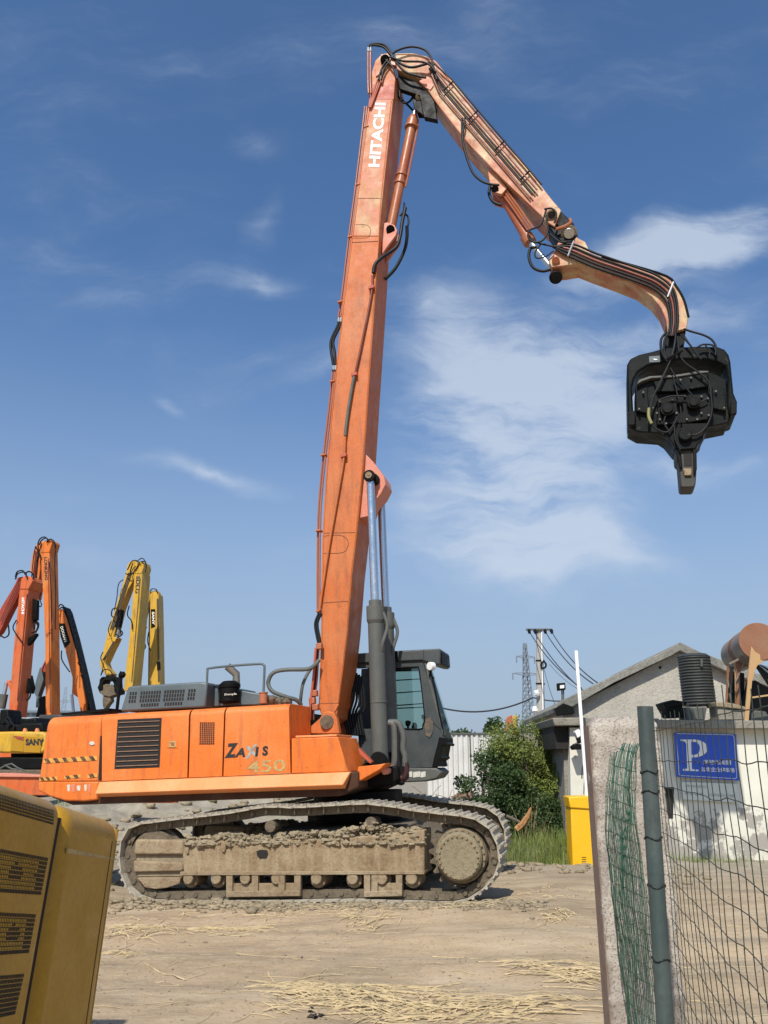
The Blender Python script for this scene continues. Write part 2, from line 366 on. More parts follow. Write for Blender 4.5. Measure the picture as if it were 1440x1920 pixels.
vs = [(x, y, gh(x, y)) for y in ys for x in xs]; nx = len(xs)
fs = [(j * nx + i, j * nx + i + 1, (j + 1) * nx + i + 1, (j + 1) * nx + i) for j in range(len(ys) - 1) for i in range(nx - 1)]
mb = MB(); mb.v = vs; mb.f = fs
tag(mb.build('ground', M_ground, None, sharp=180), 'bare tan dirt yard with wheel ruts', kind='structure')

# ================================================================ MAIN EXCAVATOR
F = Fr(MM)
EX = empty('long_boom_excavator', MM, 'large orange tracked excavator with a towering bent boom carrying a black vibrating pile hammer', 'excavator')
z1 = Z(640, 60, 4.8); z2 = Z(840, 300, 2.88); z3 = Z(1140, 600, 5.143); z4 = Z(560, 380, 3.84); z5 = Z(540, 820, 3.84)
z6 = Z(480, 1180, 3.6); z7 = Z(60, 1220, 2.88); z8 = Z(200, 1460, 3.43); z9 = Z(580, 1460, 3.43); zc = Z(640, 1200, 6.0); zb = Z(400, 1370, 4.8)
def pr(name, px, y0, y1, mat, bevel=.008, parent=EX, at=None):
    mb = MB(); mb.prism(F.poly(px, y0 if at is None else at), y0, y1); return mb.build(name, mat, parent, bevel)
def line(px, y): return [F.p(a, b, y) for a, b in px]
def hose(px, y, r=.022, mat=None, name='hose', k=5, parent=EX, seg=7):
    ys_ = y if isinstance(y, (list, tuple)) else [y] * len(px)
    mb = MB(); mb.tube([F.p(a, b, yy_) for (a, b), yy_ in zip(px, ys_)], r, seg, k); return mb.build(name, mat or M_hose, parent, 0, 60)

# --- boom
bl_ = [(659, 443), (667, 380), (641, 580), (625, 730), (613, 857), (607, 950), (604, 1010), (603, 1080), (603, 1160), (600, 1240), (598, 1325), (604, 1345), (622, 1345), (635, 1322), (644, 1250), (652, 1180), (660, 1080), (668, 1010), (674, 950), (682, 870), (692, 720), (702, 580), (712, 460), (716, 380), (737, 186)]
boom_px = [(737, 186), (741, 140), (737, 120), (727, 106), (714, 104), (704, 114), (697, 135), (693, 158), (692, 186), (683, 250), (667, 380), (659, 443), (641, 580), (625, 730), (613, 857), (607, 950), (604, 1010), (602, 1080), (602, 1160), (600, 1240), (597, 1325), (604, 1345), (622, 1347), (635, 1322), (644, 1250), (652, 1180), (660, 1080), (668, 1010), (674, 950), (682, 870), (692, 720), (702, 580), (712, 460)]
upper = [p for p in boom_px if p[1] <= 460 and p != (712, 460)] 
BY0, BY1 = -.38, .38
lower_px = [(659, 443), (641, 580), (625, 730), (613, 857), (607, 950), (604, 1010), (602, 1080), (602, 1160), (600, 1240), (597, 1325), (604, 1345), (622, 1347), (635, 1322), (644, 1250), (652, 1180), (660, 1080), (668, 1010), (674, 950), (682, 870), (692, 720), (702, 580), (711, 443)]
upper_px = [(711, 442.6), (716, 380), (728, 270), (737, 186), (741, 150), (742, 138), (738, 120), (728, 106), (714, 103), (704, 113), (697, 135), (693, 158), (692, 186), (683, 250), (667, 380), (659, 442.6)]
boom = pr('boom', lower_px, BY0, BY1, M_boom, .012)
bt = pr('boom_head', upper_px, BY0, BY1, M_boomtop, .012)
pr('red_band', [(692.5, 158), (740, 158), (738, 186), (692, 186)], BY0 - .004, BY0 + .02, M_redband, 0)
# edge flanges and weld seams on the near face
def seam(px, r=.009, mat=None, y=BY0, parent=boom, name='weld_seam'):
    mb = MB(); mb.tube(line(px, y), r, 5, 3); return mb.build(name, mat or M_boom, parent, 0, 60)
seam([(p[0] - 2.4, p[1]) for p in [(736, 190), (716, 380), (712, 460), (702, 580), (692, 720), (682, 870), (674, 950), (668, 1010), (660, 1080), (652, 1180), (644, 1250), (636, 1318)]], .012)
seam([(p[0] + 2.6, p[1]) for p in [(693, 190), (683, 250), (667, 380), (659, 443), (641, 580), (625, 730), (613, 857), (607, 950), (604, 1010), (602, 1160), (600, 1240), (598, 1310)]], .012)
M_seamd = flat('dark_weld', (.14, .045, .02), .7)
seam(z1([(150, 1498), (360, 1498)]), .006, M_seamd); seam(z1([(125, 1735), (220, 1735), (258, 1765), (262, 1800), (235, 1850), (100, 1855)]), .005, M_seamd)
seam(z4([(385, 287), (575, 278)]), .008, M_seamd)
seam(z5([(255, 690), (490, 685)]), .006, M_seamd); seam(z5([(250, 712), (370, 704), (425, 735), (432, 780), (395, 830), (250, 836)]), .006, M_seamd)
seam(z5([(248, 1192), (440, 1180)]), .006, M_seamd); seam(z6([(425, 502), (560, 497)]), .005, M_seamd)
text_on('lettering', 'HITACHI', F.p(711.5, 313.5, BY0), F.p(724, 193, BY0), F.p(690.5, 312.5, BY0), M_white, bt, bold=.035)
# head ear, cheeks, knuckle pin of boom head
mb = MB(); mb.cyl(F.p(722, 112, BY0 - .08), F.p(722, 112, BY1 + .08), .10, seg=20); mb.build('head_pin', M_black, EX, .01)
pr('head_bracket', z1([(350, 200), (420, 190), (480, 240), (490, 300), (430, 290), (380, 270)]), BY0 - .05, BY0 + .05, M_cyl)
pr('head_bracket', z1([(300, 330), (360, 235), (400, 250), (370, 360), (310, 400)]), BY0 - .03, BY0 + .05, M_boomtop)
# boom rear ladder of brackets
for (a, b) in z1([(215, 850), (140, 1370), (70, 1840)]) + z4([(290, 712), (235, 1285), (170, 1815)]) + z5([(210, 670), (215, 1250)]):
    mb = MB(); q = F.p(a + 3, b, BY0); mb.box((q.x - .06, BY0 - .02, q.z - .012), (q.x + .04, BY0 + .12, q.z + .012)); mb.build('pipe_clamp', M_boom, EX, .004)
# cylinder lug on the boom front
pr('cylinder_lug', [(680, 846), (700, 866), (720, 893), (723, 908), (714, 926), (698, 944), (690, 968), (672, 972), (670, 950)], -.30, .16, M_pink, .01)
mb = MB(); mb.cyl(F.p(699, 897, -.42), F.p(699, 897, -.42) + Vector((0, .72, 0)), .10, seg=20); mb.build('lug_pin', M_black, EX, .01)
# foot of boom
foot = pr('boom_foot_bracket', z6([(365, 705), (368, 655), (430, 600), (455, 560), (490, 552), (525, 562), (545, 600), (565, 705)]), -.52, -.40, M_boom, .015)
mb = MB(); mb.cyl(F.p(613, 1354, -.56), F.p(613, 1354, -.51), .115, seg=20); mb.build('foot_pin', M_chain, foot, .01)
pr('boom_foot_bracket', z6([(365, 705), (368, 655), (430, 600), (455, 560), (490, 552), (525, 562), (545, 600), (565, 705)]), .40, .52, M_boom, .015, at=-.52)
pr('boom_foot', z6([(440, 480), (555, 480), (540, 600), (490, 640), (450, 600)]), -.36, .36, M_boom, .02, at=BY0)

# --- boom lift cylinders
def cylinder(y, off, far=False):
    def a(px, py): return F.p(px, py, -.42) + Vector((0, y + .42, 0))
    t, b = a(694.5, 895), a(713, 1425); d = (b - t).normalized()
    h0 = a(703.5, 1137); h1 = a(704.5, 1163)
    mb = MB(); mb.cyl(t, h0, .070, seg=24); rod = mb.build('boom_cylinder_rod', M_chrome, EX, 0)
    mb = MB(); mb.cyl(t + Vector((0, -.11, 0)), t + Vector((0, .11, 0)), .105, seg=24); mb.build('rod_eye', M_black, rod, .008)
    mb = MB(); mb.cyl(t + Vector((0, -.13, 0)), t + Vector((0, -.11, 0)), .06, seg=24); mb.cyl(t + Vector((0, -.14, 0)), t + Vector((0, -.13, 0)), .02, seg=8); mb.build('pin_cap', M_trackfr, rod)
    mb = MB(); mb.cyl(h0 - d * .10, h0, .105, seg=28); mb.cyl(h0, h0 + d * .24, .150, seg=28); mb.cyl(h0 + d * .24, h0 + d * .30, .150, .125, seg=28)
    mb.cyl(h0 + d * .30, b, .132, seg=28); mb.cyl(h0 + d * 1.55, h0 + d * 1.58, .138, seg=28)
    bar = mb.build('boom_cylinder_barrel', M_cylg, EX, .004)
    mb = MB(); mb.tube([h0 + d * .12 + Vector((.14, -.02, 0)), h0 + d * .35 + Vector((.20, -.02, 0)), h0 + d * .62 + Vector((.13, -.08, 0)), h0 + d * .75 + Vector((.10, -.06, 0))], .03, 8, 4); mb.build('oil_pipe', M_cylg, bar)
    mb = MB(); mb.cyl(b + Vector((0, -.14, 0)), b + Vector((0, .14, 0)), .13, seg=20); mb.build('barrel_eye', M_black, bar, .01)
cylinder(-.42, 0); cylinder(.27, 0)

# --- arm (stick)
arm_px = [(741, 100), (773, 99.5), (798, 105), (817, 114), (848, 152), (890, 204), (940, 262), (975, 300), (1007, 338), (1034, 373), (1052, 394), (1040, 425), (1022, 414), (1014, 404), (940, 333), (911, 304), (869, 258), (813, 185), (794, 150), (769, 139), (744, 132)]
arm = pr('arm', arm_px, -.31, .31, M_arm, .012)
pr('arm_end', [(1014, 398), (1034, 373), (1052, 394), (1075, 415), (1083, 436), (1070, 452), (1052, 450), (1036, 432)], -.27, .27, M_black, .012, at=-.31)
mb = MB(); mb.cyl(F.p(1034, 403, -.37), F.p(1034, 403, -.30), .10, seg=24); mb.build('collar_ring', M_trackfr, arm, .01)
mb = MB(); mb.cyl(F.p(1034, 403, -.376), F.p(1034, 403, -.37), .065, seg=24); mb.build('collar_bore', M_dark, arm)
mb = MB(); mb.tube(line([(1043, 430), (1060, 424), (1070, 417), (1068, 411)], -.36), .03, 8, 3); mb.build('handle_bar', M_cyl, arm)
# welded lip along the lower edge and the top edge
for off, rr in ((-1.5, .012),):
    seam([(x - 0, y + off) for x, y in [(794, 150), (813, 185), (869, 258), (911, 304), (940, 333), (1014, 404)]], .014, M_boomtop, -.31, arm)
seam([(741, 102.5), (773, 102.5), (797, 108), (815, 117), (846, 155), (888, 207), (938, 265), (973, 303), (1005, 341)], .012, M_boomtop, -.31, arm)
# arm bracket for its cylinder
pr('arm_bracket', z1([(640, 590), (670, 545), (740, 540), (830, 640), (860, 690), (850, 770), (740, 755), (660, 690), (645, 640)]), -.20, -.14, M_black, .01)
pr('arm_bracket', z1([(640, 590), (670, 545), (740, 540), (770, 600), (760, 650), (660, 650)]), .14, .20, M_black, .01, at=-.20)
pr('arm_box', z1([(660, 430), (830, 580), (860, 780), (740, 755), (700, 560), (520, 500), (505, 370)]), -.28, -.16, M_black, .01, at=-.31)
pr('reinforcing_plate', z1([(700, 440), (780, 400), (830, 480), (800, 520), (760, 500)]), -.335, -.30, M_pink, .005)
mb = MB(); mb.cyl(F.p(785, 182, -.24), F.p(785, 182, .26), .065, seg=20); mb.build('bracket_pin', M_trackfr, EX, .01)
# arm cylinder
def a3(px, py, y=0.0): return F.p(px, py, y)
t = a3(785, 184, 0); h = a3(776, 218, 0); e = a3(733, 428, 0); d = (e - h).normalized()
mb = MB(); mb.cyl(t, h + d * .1, .055, seg=20); mb.build('arm_cylinder_rod', M_chrome, EX)
mb = MB(); mb.cyl(h, h + d * .10, .08, .115, seg=24); mb.cyl(h + d * .10, h + d * .26, .125, seg=24); mb.cyl(h + d * .26, h + d * .30, .145, seg=24); mb.cyl(h + d * .30, e, .098, seg=24)
mb.cyl(h + d * 1.42, h + d * 1.47, .118, seg=24); mb.cyl(h + d * 1.60, h + d * 1.66, .118, seg=24)
acb = mb.build('arm_cylinder_barrel', M_cyl, EX, .004)
mb = MB(); mb.tube([h + d * .25 + Vector((.13, 0, 0)), h + d * .6 + Vector((.14, 0, 0)), h + d * 1.5 + Vector((.14, 0, 0)), h + d * 1.75 + Vector((.13, 0, 0))], .022, 8, 3); mb.build('oil_pipe', M_cyl, acb)
lugp = z4([(600, 370), (600, 150), (640, 140), (690, 160), (710, 200), (700, 235), (650, 300)])
pr('arm_cylinder_lug', lugp, -.18, -.12, M_pink, .01); pr('arm_cylinder_lug', lugp, .12, .18, M_pink, .01, at=-.18)
mb = MB(); mb.cyl(F.p(732, 430, -.22), F.p(732, 430, .22), .085, seg=20); mb.build('lug_pin', M_black, EX, .01)
# pipes running down the arm
for i in (0, 1, 2, 3, 5):
    st = z1([(790 + 9 * i, 330 - 9 * i), (850 + 16 * i, 425 - 14 * i)])
    A = (823 + 5.0 * i, 172 - 4.4 * i); B = (994 + 4.3 * i, 371 - 5.0 * i)
    mb = MB(); mb.tube(line([st[0], A, ((A[0] + B[0]) / 2, (A[1] + B[1]) / 2), B], -.38 if i % 2 else -.36), .0165, 7); mb.build('arm_pipe', M_hose if i in (1, 2, 5) else M_pipe, arm, 0, 60)
for (a, b) in [(838, 163), (885, 217), (935, 274), (982, 330)]:
    mb = MB(); p_, q_ = F.p(a - 8, b + 9, -.37), F.p(a + 12, b - 11, -.37); mb.tube([p_, q_], .016, 6); mb.build('pipe_clamp', M_black, arm)
# --- gooseneck extension
goose_px = [(1052, 447), (1062, 428), (1074, 430), (1083, 446), (1097, 453), (1107, 474), (1128, 482), (1187, 498), (1250, 518), (1267, 536), (1282, 562), (1291, 595), (1287, 616), (1252, 625), (1249, 600), (1240, 578), (1222, 556), (1194, 536), (1150, 519), (1111, 505), (1083, 494), (1060, 498), (1034, 501), (1028, 486), (1040, 470), (1046, 455)]
goose = pr('gooseneck', goose_px, -.24, .24, M_arm, .012)
mb = MB(); mb.cyl(F.p(1067, 438, -.34), F.p(1067, 438, .34), .095, seg=24); mb.build('gooseneck_pin', M_steel, EX, .01)
mb = MB(); mb.cyl(F.p(1067, 438, -.29), F.p(1067, 438, -.24), .15, seg=24); mb.build('pin_boss', M_trackfr, goose, .01)
mb = MB(); mb.cyl(F.p(1042, 488, -.30), F.p(1042, 488, .30), .07, seg=20); mb.build('link_pin', M_cyl, EX, .01)
mb = MB(); mb.cyl(F.p(1042, 520, -.16), F.p(1042, 520, .22), .12, seg=20); mb.build('link_knuckle', M_black, EX, .02)
pr('goose_end_plate', [(1250, 600), (1288, 596), (1284, 640), (1262, 658), (1245, 640)], -.17, .17, M_black, .01, at=-.24)
# tilt cylinder
t = a3(927, 352); h = a3(945, 372); e = a3(992, 452); r2 = a3(1036, 505); d = (e - h).normalized()
mb = MB(); mb.cyl(h - d * .1, e - d * .1, .085, .095, seg=20); mb.cyl(e - d * .12, e + d * .05, .125, seg=20); mb.cyl(h - d * .18, h - d * .02, .12, .10, seg=20); tcb = mb.build('tilt_cylinder_barrel', M_cyl, EX, .006)
mb = MB(); mb.cyl(e, r2, .055, seg=20); mb.build('tilt_cylinder_rod', M_chrome, EX)
pr('tilt_bracket', z2([(215, 60), (240, 55), (320, 150), (290, 185), (235, 170), (225, 120)]), -.22, -.14, M_boomtop); pr('tilt_bracket', z2([(215, 60), (240, 55), (320, 150), (290, 185), (235, 170), (225, 120)]), .14, .22, M_boomtop, at=-.22)
mb = MB(); mb.cyl(F.p(928, 354, -.26), F.p(928, 354, .26), .07, seg=20); mb.build('bracket_pin', M_black, EX, .01)
for i in range(3):
    o_ = i * 5
    mb = MB(); mb.tube(line([(940 + o_, 360 - o_ * .3), (965 + o_, 395 - o_ * .3), (990 + o_, 432 - o_ * .3)], -.14 - .02 * i), .022, 7); mb.build('oil_pipe', M_cyl, tcb)

# --- hoses high on the machine
for o_ in (0, 5): hose([(690 + o_, 92), (693 + o_ * .8, 85), (702 + o_ * .6, 82 + o_ * .6), (720, 84 + o_), (732, 97 + o_), (737, 108)], -.44, .024)
for o_ in (0, 4.6):
    hose([(690 + o_, 92), (690 + o_, 150), (691 + o_, 175)], -.44, .02, M_cyl, 'boom_pipe', 3)
    mb = MB(); mb.cyl(F.p(690 + o_, 90, -.44), F.p(690 + o_, 97, -.44), .03, seg=8); mb.build('hose_fitting', M_steel, EX)
hose(z1([(430, 235), (480, 180), (560, 145), (650, 133), (740, 155), (790, 200), (820, 270), (840, 370), (860, 430)]), -.42, .022)
hose(z1([(470, 240), (560, 300), (640, 318), (740, 295), (800, 275)]), -.44, .026); hose(z1([(490, 272), (580, 362), (700, 400), (760, 412)]), -.43, .024)
hose(z1([(440, 225), (560, 262), (720, 268), (800, 300), (850, 360)]), -.46, .022); hose(z1([(400, 250), (440, 290), (480, 350), (500, 420)]), -.46, .022)
hose(z1([(420, 250), (380, 300), (350, 370), (335, 430)]), -.46, .022); hose(z1([(440, 260), (400, 310), (372, 370), (360, 430)]), -.46, .022)
for i in range(3): hose(z1([(325 + 17 * i, 430), (290 + 14 * i, 540), (250 + 7 * i, 680)]), -.42, .018, M_cyl if i % 2 else M_redband, 'boom_pipe', 2)
hose(z1([(525, 530), (530, 600), (570, 640), (620, 620), (655, 560)]), -.1, .022); hose(z1([(530, 600), (600, 660), (650, 710), (680, 725)]), .05, .022); hose(z1([(520, 470), (515, 560), (540, 610)]), -.05, .03)
hose(z1([(1085, 780), (1090, 950), (1120, 1100), (1180, 1260), (1260, 1340), (1340, 1370), (1420, 1378)]), -.40, .024)
hose(z1([(1110, 775), (1108, 830), (1093, 900)]), -.40, .02)
hose(z1([(1340, 1380), (1330, 1460), (1370, 1530), (1440, 1560)]), -.25, .03)
hose(z2([(530, 270), (500, 350), (440, 380), (435, 420), (470, 445), (515, 430), (540, 380), (530, 300)]), -.40, .018)
hose(z2([(520, 265), (560, 262), (585, 290), (575, 340)]), -.42, .018)
hose(z2([(480, 470), (445, 480), (437, 530), (460, 580), (510, 600), (555, 590)]), -.28, .028); hose(z2([(500, 455), (470, 500), (480, 530), (530, 520), (570, 490)]), -.30, .014)
hose(z2([(430, 400), (470, 440), (560, 465), (620, 470)]), -.32, .018); hose(z2([(550, 400), (600, 440), (640, 445)]), -.34, .018)
for i in range(5):
    o_ = i * 6.2
    pts = [(1036 + o_ * .25, 462 + 0 - o_ * 0), (1058 + o_ * .6, 470 - o_ * .75 + 6), (1098 + o_ * .45, 494 - o_ * .9), (1120 + o_ * .25, 503 - o_), (1188 + o_ * .2, 526 - o_), (1228 + o_ * .3, 543 - o_), (1250 + o_ * .55, 566 - o_ * .85), (1256 + o_ * .6, 600 - o_ * .3), (1254 + o_ * .45, 630)]
    hose(pts, -.30 - .012 * (i % 2), .021, M_hose if i != 2 else M_pipe, 'gooseneck_hose', 4, goose)
for (a, b) in [(1068, 468), (1255, 545)]:
    mb = MB(); mb.tube([F.p(a - 3, b + 12, -.335), F.p(a + 8, b - 16, -.335)], .018, 6); mb.build('pipe_clamp', M_steel, goose)
mb = MB(); mb.tube(line([(1128, 482), (1187, 498), (1250, 518), (1267, 536), (1282, 562), (1291, 595)], -.24), .022, 6, 3); mb.build('top_flange', M_black, goose)
# --- pipes down the boom
for o_, yy_ in ((0, -.30), (4, -.36)):
    hose([(684 + o_, 200), (680 + o_, 237), (667 + o_, 345), (654 + o_, 443), (640 + o_, 560), (634 + o_, 595)], yy_, .018, M_cyl, 'boom_pipe', 3)
    hose([(634 + o_, 595), (634 + o_, 609), (621 + o_, 638), (621 + o_ * 1.6, 660), (625 + o_, 684)], yy_ - .02, .028)
    hose([(625 + o_, 684), (616 + o_, 770), (606 + o_, 857), (599 + o_, 930), (596 + o_, 994), (595 + o_, 1132), (597 + o_, 1150)], yy_, .018, M_cyl, 'boom_pipe', 3)
    hose([(598 + o_, 1150), (591 + o_, 1170), (595 + o_, 1197), (599 + o_ * .5, 1212)], yy_ - .04, .024)
    for q in ((635, 596), (625, 686)):
        mb = MB(); mb.cyl(F.p(q[0] + o_, q[1], yy_ - .02), F.p(q[0] + o_ - .5, q[1] + 8, yy_ - .02), .032, seg=8); mb.build('hose_fitting', M_steel, EX)
hose([(698, 517), (697, 547), (682, 625), (665, 705)], -.43, .022, M_pipe, 'boom_pipe', 3)
hose([(664, 706), (660, 726), (652, 775), (647, 817)], -.44, .030, M_hoseg)
hose([(647, 817), (645, 857), (632, 935), (618, 1015), (605, 1100), (599, 1145)], -.43, .024, M_boom, 'boom_pipe', 3)
for q in ((697, 540), (665, 703), (645, 855)):
    mb = MB(); c_ = F.p(q[0], q[1], -.42); mb.obox(c_, (.055, 0, .005), (0, .05, 0), (0, 0, .03)); mb.build('pipe_clamp', M_redband, EX, .004)
hose([(700, 512), (703, 497), (712, 486), (729, 474), (743, 463), (750, 445), (754, 419), (760, 390)], [-.43, -.43, -.40, -.3, -.25, -.2, -.15, -.1], .036)
hose([(763, 424), (763, 445), (758, 470), (742, 502), (722, 524)], [0, .05, .1, .1, .1], .034); hose([(754, 400), (764, 405), (766, 418), (762, 430)], .0, .02)
hose([(750, 405), (757, 395), (758, 380)], .0, .02)
# lower big hoses
hose([(598, 1238), (588, 1249), (574, 1255), (535, 1256), (512, 1262), (503, 1280), (511, 1296), (535, 1306), (555, 1312), (565, 1322)], [-.5, -.6, -.7, -.8, -.85, -.85, -.85, -.8, -.7, -.6], .034, M_hoseg)
hose([(592, 1246), (580, 1258), (569, 1280), (565, 1300), (563, 1320)], [-.4, -.5, -.55, -.55, -.5], .028, M_hoseg)
for i in range(3): hose([(597 - i * 2.5, 1215), (594 - i * 3.2, 1270), (588 - i * 3, 1320), (587 - i * 3, 1350)], -.42 - .05 * i, .022, [M_cyl, M_hose, M_redband][i], 'boom_pipe')
for (a, b) in [(599, 1212), (590, 1300), (586, 1314), (592, 1326)]:
    mb = MB(); mb.obox(F.p(a, b, -.48), (.05, 0, .0), (0, .05, 0), (0, 0, .05)); mb.build('hose_fitting', M_cyl, EX, .01)

M_jaw = flat('dark_jaw_steel', (.04, .035, .026), .6)
# --- vibrating pile hammer
HY = -.36
HM = empty('pile_hammer', Matrix.Identity(4), None, None); HM.parent = EX
for k_ in ('label', 'category'):
    if k_ in HM: del HM[k_]
bpy.data.objects.remove(HM)
yoke_px = z3([(190, 960), (184, 640), (183, 430), (215, 370), (300, 330), (430, 300), (560, 262), (900, 250), (1060, 255), (1125, 280), (1165, 330), (1183, 400), (1198, 560), (1212, 700), (1245, 780), (1240, 900), (1175, 925), (1150, 800), (1155, 560), (1135, 440), (1050, 405), (960, 380), (700, 375), (560, 400), (380, 440), (290, 500), (250, 570), (232, 650), (250, 960)])
hm = pr('pile_hammer', yoke_px, HY, HY + .72, M_hblack, .03)
def hp(name, px, y0, y1, mat=M_hblack, bevel=.015, at=None): return pr(name, px, y0, y1, mat, bevel, hm, at)
hp('gear_case', z3([(262, 650), (390, 565), (640, 532), (960, 492), (1010, 505), (1140, 570), (1150, 700), (1150, 800), (1170, 930), (1160, 990), (965, 1030), (900, 1150), (850, 1235), (700, 1240), (640, 1230), (560, 1130), (500, 1090), (285, 1075), (192, 1025), (192, 900), (262, 880)]), HY + .06, HY + .62)
hp('top_plate', z3([(275, 622), (300, 575), (400, 540), (640, 528), (700, 520), (880, 488), (970, 488), (975, 505), (900, 512), (640, 552), (420, 560), (330, 590)]), HY - .04, HY + .66, M_cylg, .01)
hp('upper_beam', z3([(440, 590), (640, 560), (960, 510), (970, 640), (640, 690), (470, 690)]), HY - .02, HY + .10)
hp('motor_plate', z3([(480, 760), (560, 735), (720, 715), (960, 715), (1000, 780), (1000, 950), (720, 1000), (470, 1010)]), HY - .03, HY + .08, M_black)
hp('side_box', z3([(1010, 640), (1130, 660), (1140, 880), (1010, 850)]), HY - .01, HY + .10); hp('side_box', z3([(265, 690), (380, 640), (400, 900), (270, 880)]), HY - .01, HY + .10)
hp('rubber_buffer', z3([(1185, 780), (1245, 775), (1243, 900), (1180, 915)]), HY - .05, HY + .05, M_black); hp('rubber_buffer', z3([(188, 880), (265, 870), (265, 1010), (192, 1020)]), HY - .05, HY + .05, M_black)
hp('name_plate', z3([(395, 350), (500, 342), (502, 405), (398, 410)]), HY - .012, HY, M_hood, .004); hp('name_plate_mark', z3([(435, 372), (470, 375), (480, 385), (445, 385)]), HY - .018, HY - .012, M_white, 0)
for (X, Y_, r) in ((570, 880, .115), (820, 820, .10), (690, 810, .05)):
    c0 = F.p(*z3([(X, Y_)])[0], HY - .03); mb = MB(); mb.cyl(c0 + Vector((0, -.10, 0)), c0, r, seg=24); mb.cyl(c0 + Vector((0, -.13, 0)), c0 + Vector((0, -.10, 0)), r * .7, seg=24); mb.build('hydraulic_motor', M_black, hm, .01)
bm_ = MB()
for (X, Y_) in [(500, 790), (500, 960), (620, 770), (900, 740), (960, 760), (970, 920), (860, 960), (760, 960), (740, 740), (660, 900), (900, 900), (560, 1000), (430, 850), (470, 900), (1040, 690), (1120, 850), (300, 860), (340, 700), (800, 560), (700, 580), (900, 545)]:
    c0 = F.p(*z3([(X, Y_)])[0], HY - .05); bm_.cyl(c0 + Vector((0, -.02, 0)), c0 + Vector((0, .02, 0)), .017, seg=6)
bm_.build('bolt', M_cylg, hm)
hp('clamp_body', z3([(560, 1100), (650, 1000), (960, 990), (925, 1090), (915, 1150), (860, 1200), (848, 1240), (700, 1250), (645, 1240), (620, 1190)]), HY - .04, HY + .5, M_black)
c0 = F.p(*z3([(740, 1120)])[0], HY - .04); mb = MB(); mb.cyl(c0 + Vector((0, -.09, 0)), c0, .10, seg=22); mb.build('clamp_cylinder', M_hblack, hm, .015)
hp('clamp_jaw', z3([(645, 1225), (700, 1210), (850, 1225), (856, 1430), (845, 1590), (825, 1612), (715, 1614), (700, 1600), (680, 1370), (655, 1350)]), HY + .02, HY + .42, M_jaw, .02)
hp('jaw_cheek', z3([(820, 1230), (855, 1235), (858, 1440), (825, 1500)]), HY - .03, HY + .02, M_black); hp('jaw_cheek', z3([(650, 1240), (700, 1240), (720, 1420), (690, 1430)]), HY - .03, HY + .02, M_black)
hp('jaw_slot', z3([(728, 1290), (812, 1290), (812, 1405), (735, 1405)]), HY + .012, HY + .02, M_dark, 0)
hp('jaw_teeth', z3([(725, 1430), (805, 1430), (805, 1495), (740, 1495)]), HY - .02, HY + .02, M_trackfr, .004)
hp('hanger_plate', z3([(560, 130), (650, 90), (740, 130), (750, 260), (560, 280)]), -.14, .14, M_black, .02, at=HY)
for pts, r in [([(650, 60), (650, 200), (610, 370), (520, 560), (430, 760), (395, 900), (430, 1020), (560, 1085), (640, 1000), (670, 930)], .017),
               ([(655, 80), (640, 230), (590, 420), (500, 620), (440, 740), (410, 860)], .014), ([(560, 120), (515, 180), (510, 260), (530, 330), (560, 380)], .022), ([(590, 110), (545, 190), (540, 290), (570, 400)], .018),
               ([(730, 85), (800, 110), (920, 145), (1000, 190), (1040, 260), (1035, 340)], .018), ([(700, 140), (790, 240), (860, 330), (900, 380)], .016), ([(720, 130), (770, 210), (830, 290), (870, 350)], .014),
               ([(670, 160), (690, 320), (740, 410), (850, 490), (960, 580), (990, 700), (1000, 900), (930, 1050), (820, 1112), (700, 1050)], .017), ([(600, 460), (650, 540), (740, 640), (850, 770)], .013),
               ([(630, 560), (660, 680), (700, 850), (705, 990)], .014), ([(860, 265), (900, 240), (950, 235), (1010, 245), (1040, 300)], .016), ([(940, 245), (980, 300), (975, 370)], .013), ([(480, 780), (600, 735), (760, 740), (880, 790), (960, 760)], .012), ([(560, 910), (540, 990), (580, 1060)], .016), ([(640, 1020), (650, 1150), (700, 1250)], .016)]:
    hose(z3(pts), HY - .10, r, M_hose, 'hammer_hose', 4, hm)
mb = MB(); mb.tube([F.p(*z3([(570, 375)])[0], HY - .13), F.p(*z3([(720, 295)])[0], HY - .13)], .018, 6); mb.build('hose_bracket', M_black, hm)
hose(z3([(395, 850), (392, 930), (420, 1000)]), HY - .115, .026, flat('yellow_spiral_wrap', (.28, .26, .10), .6), 'hose_wrap', 4, hm)

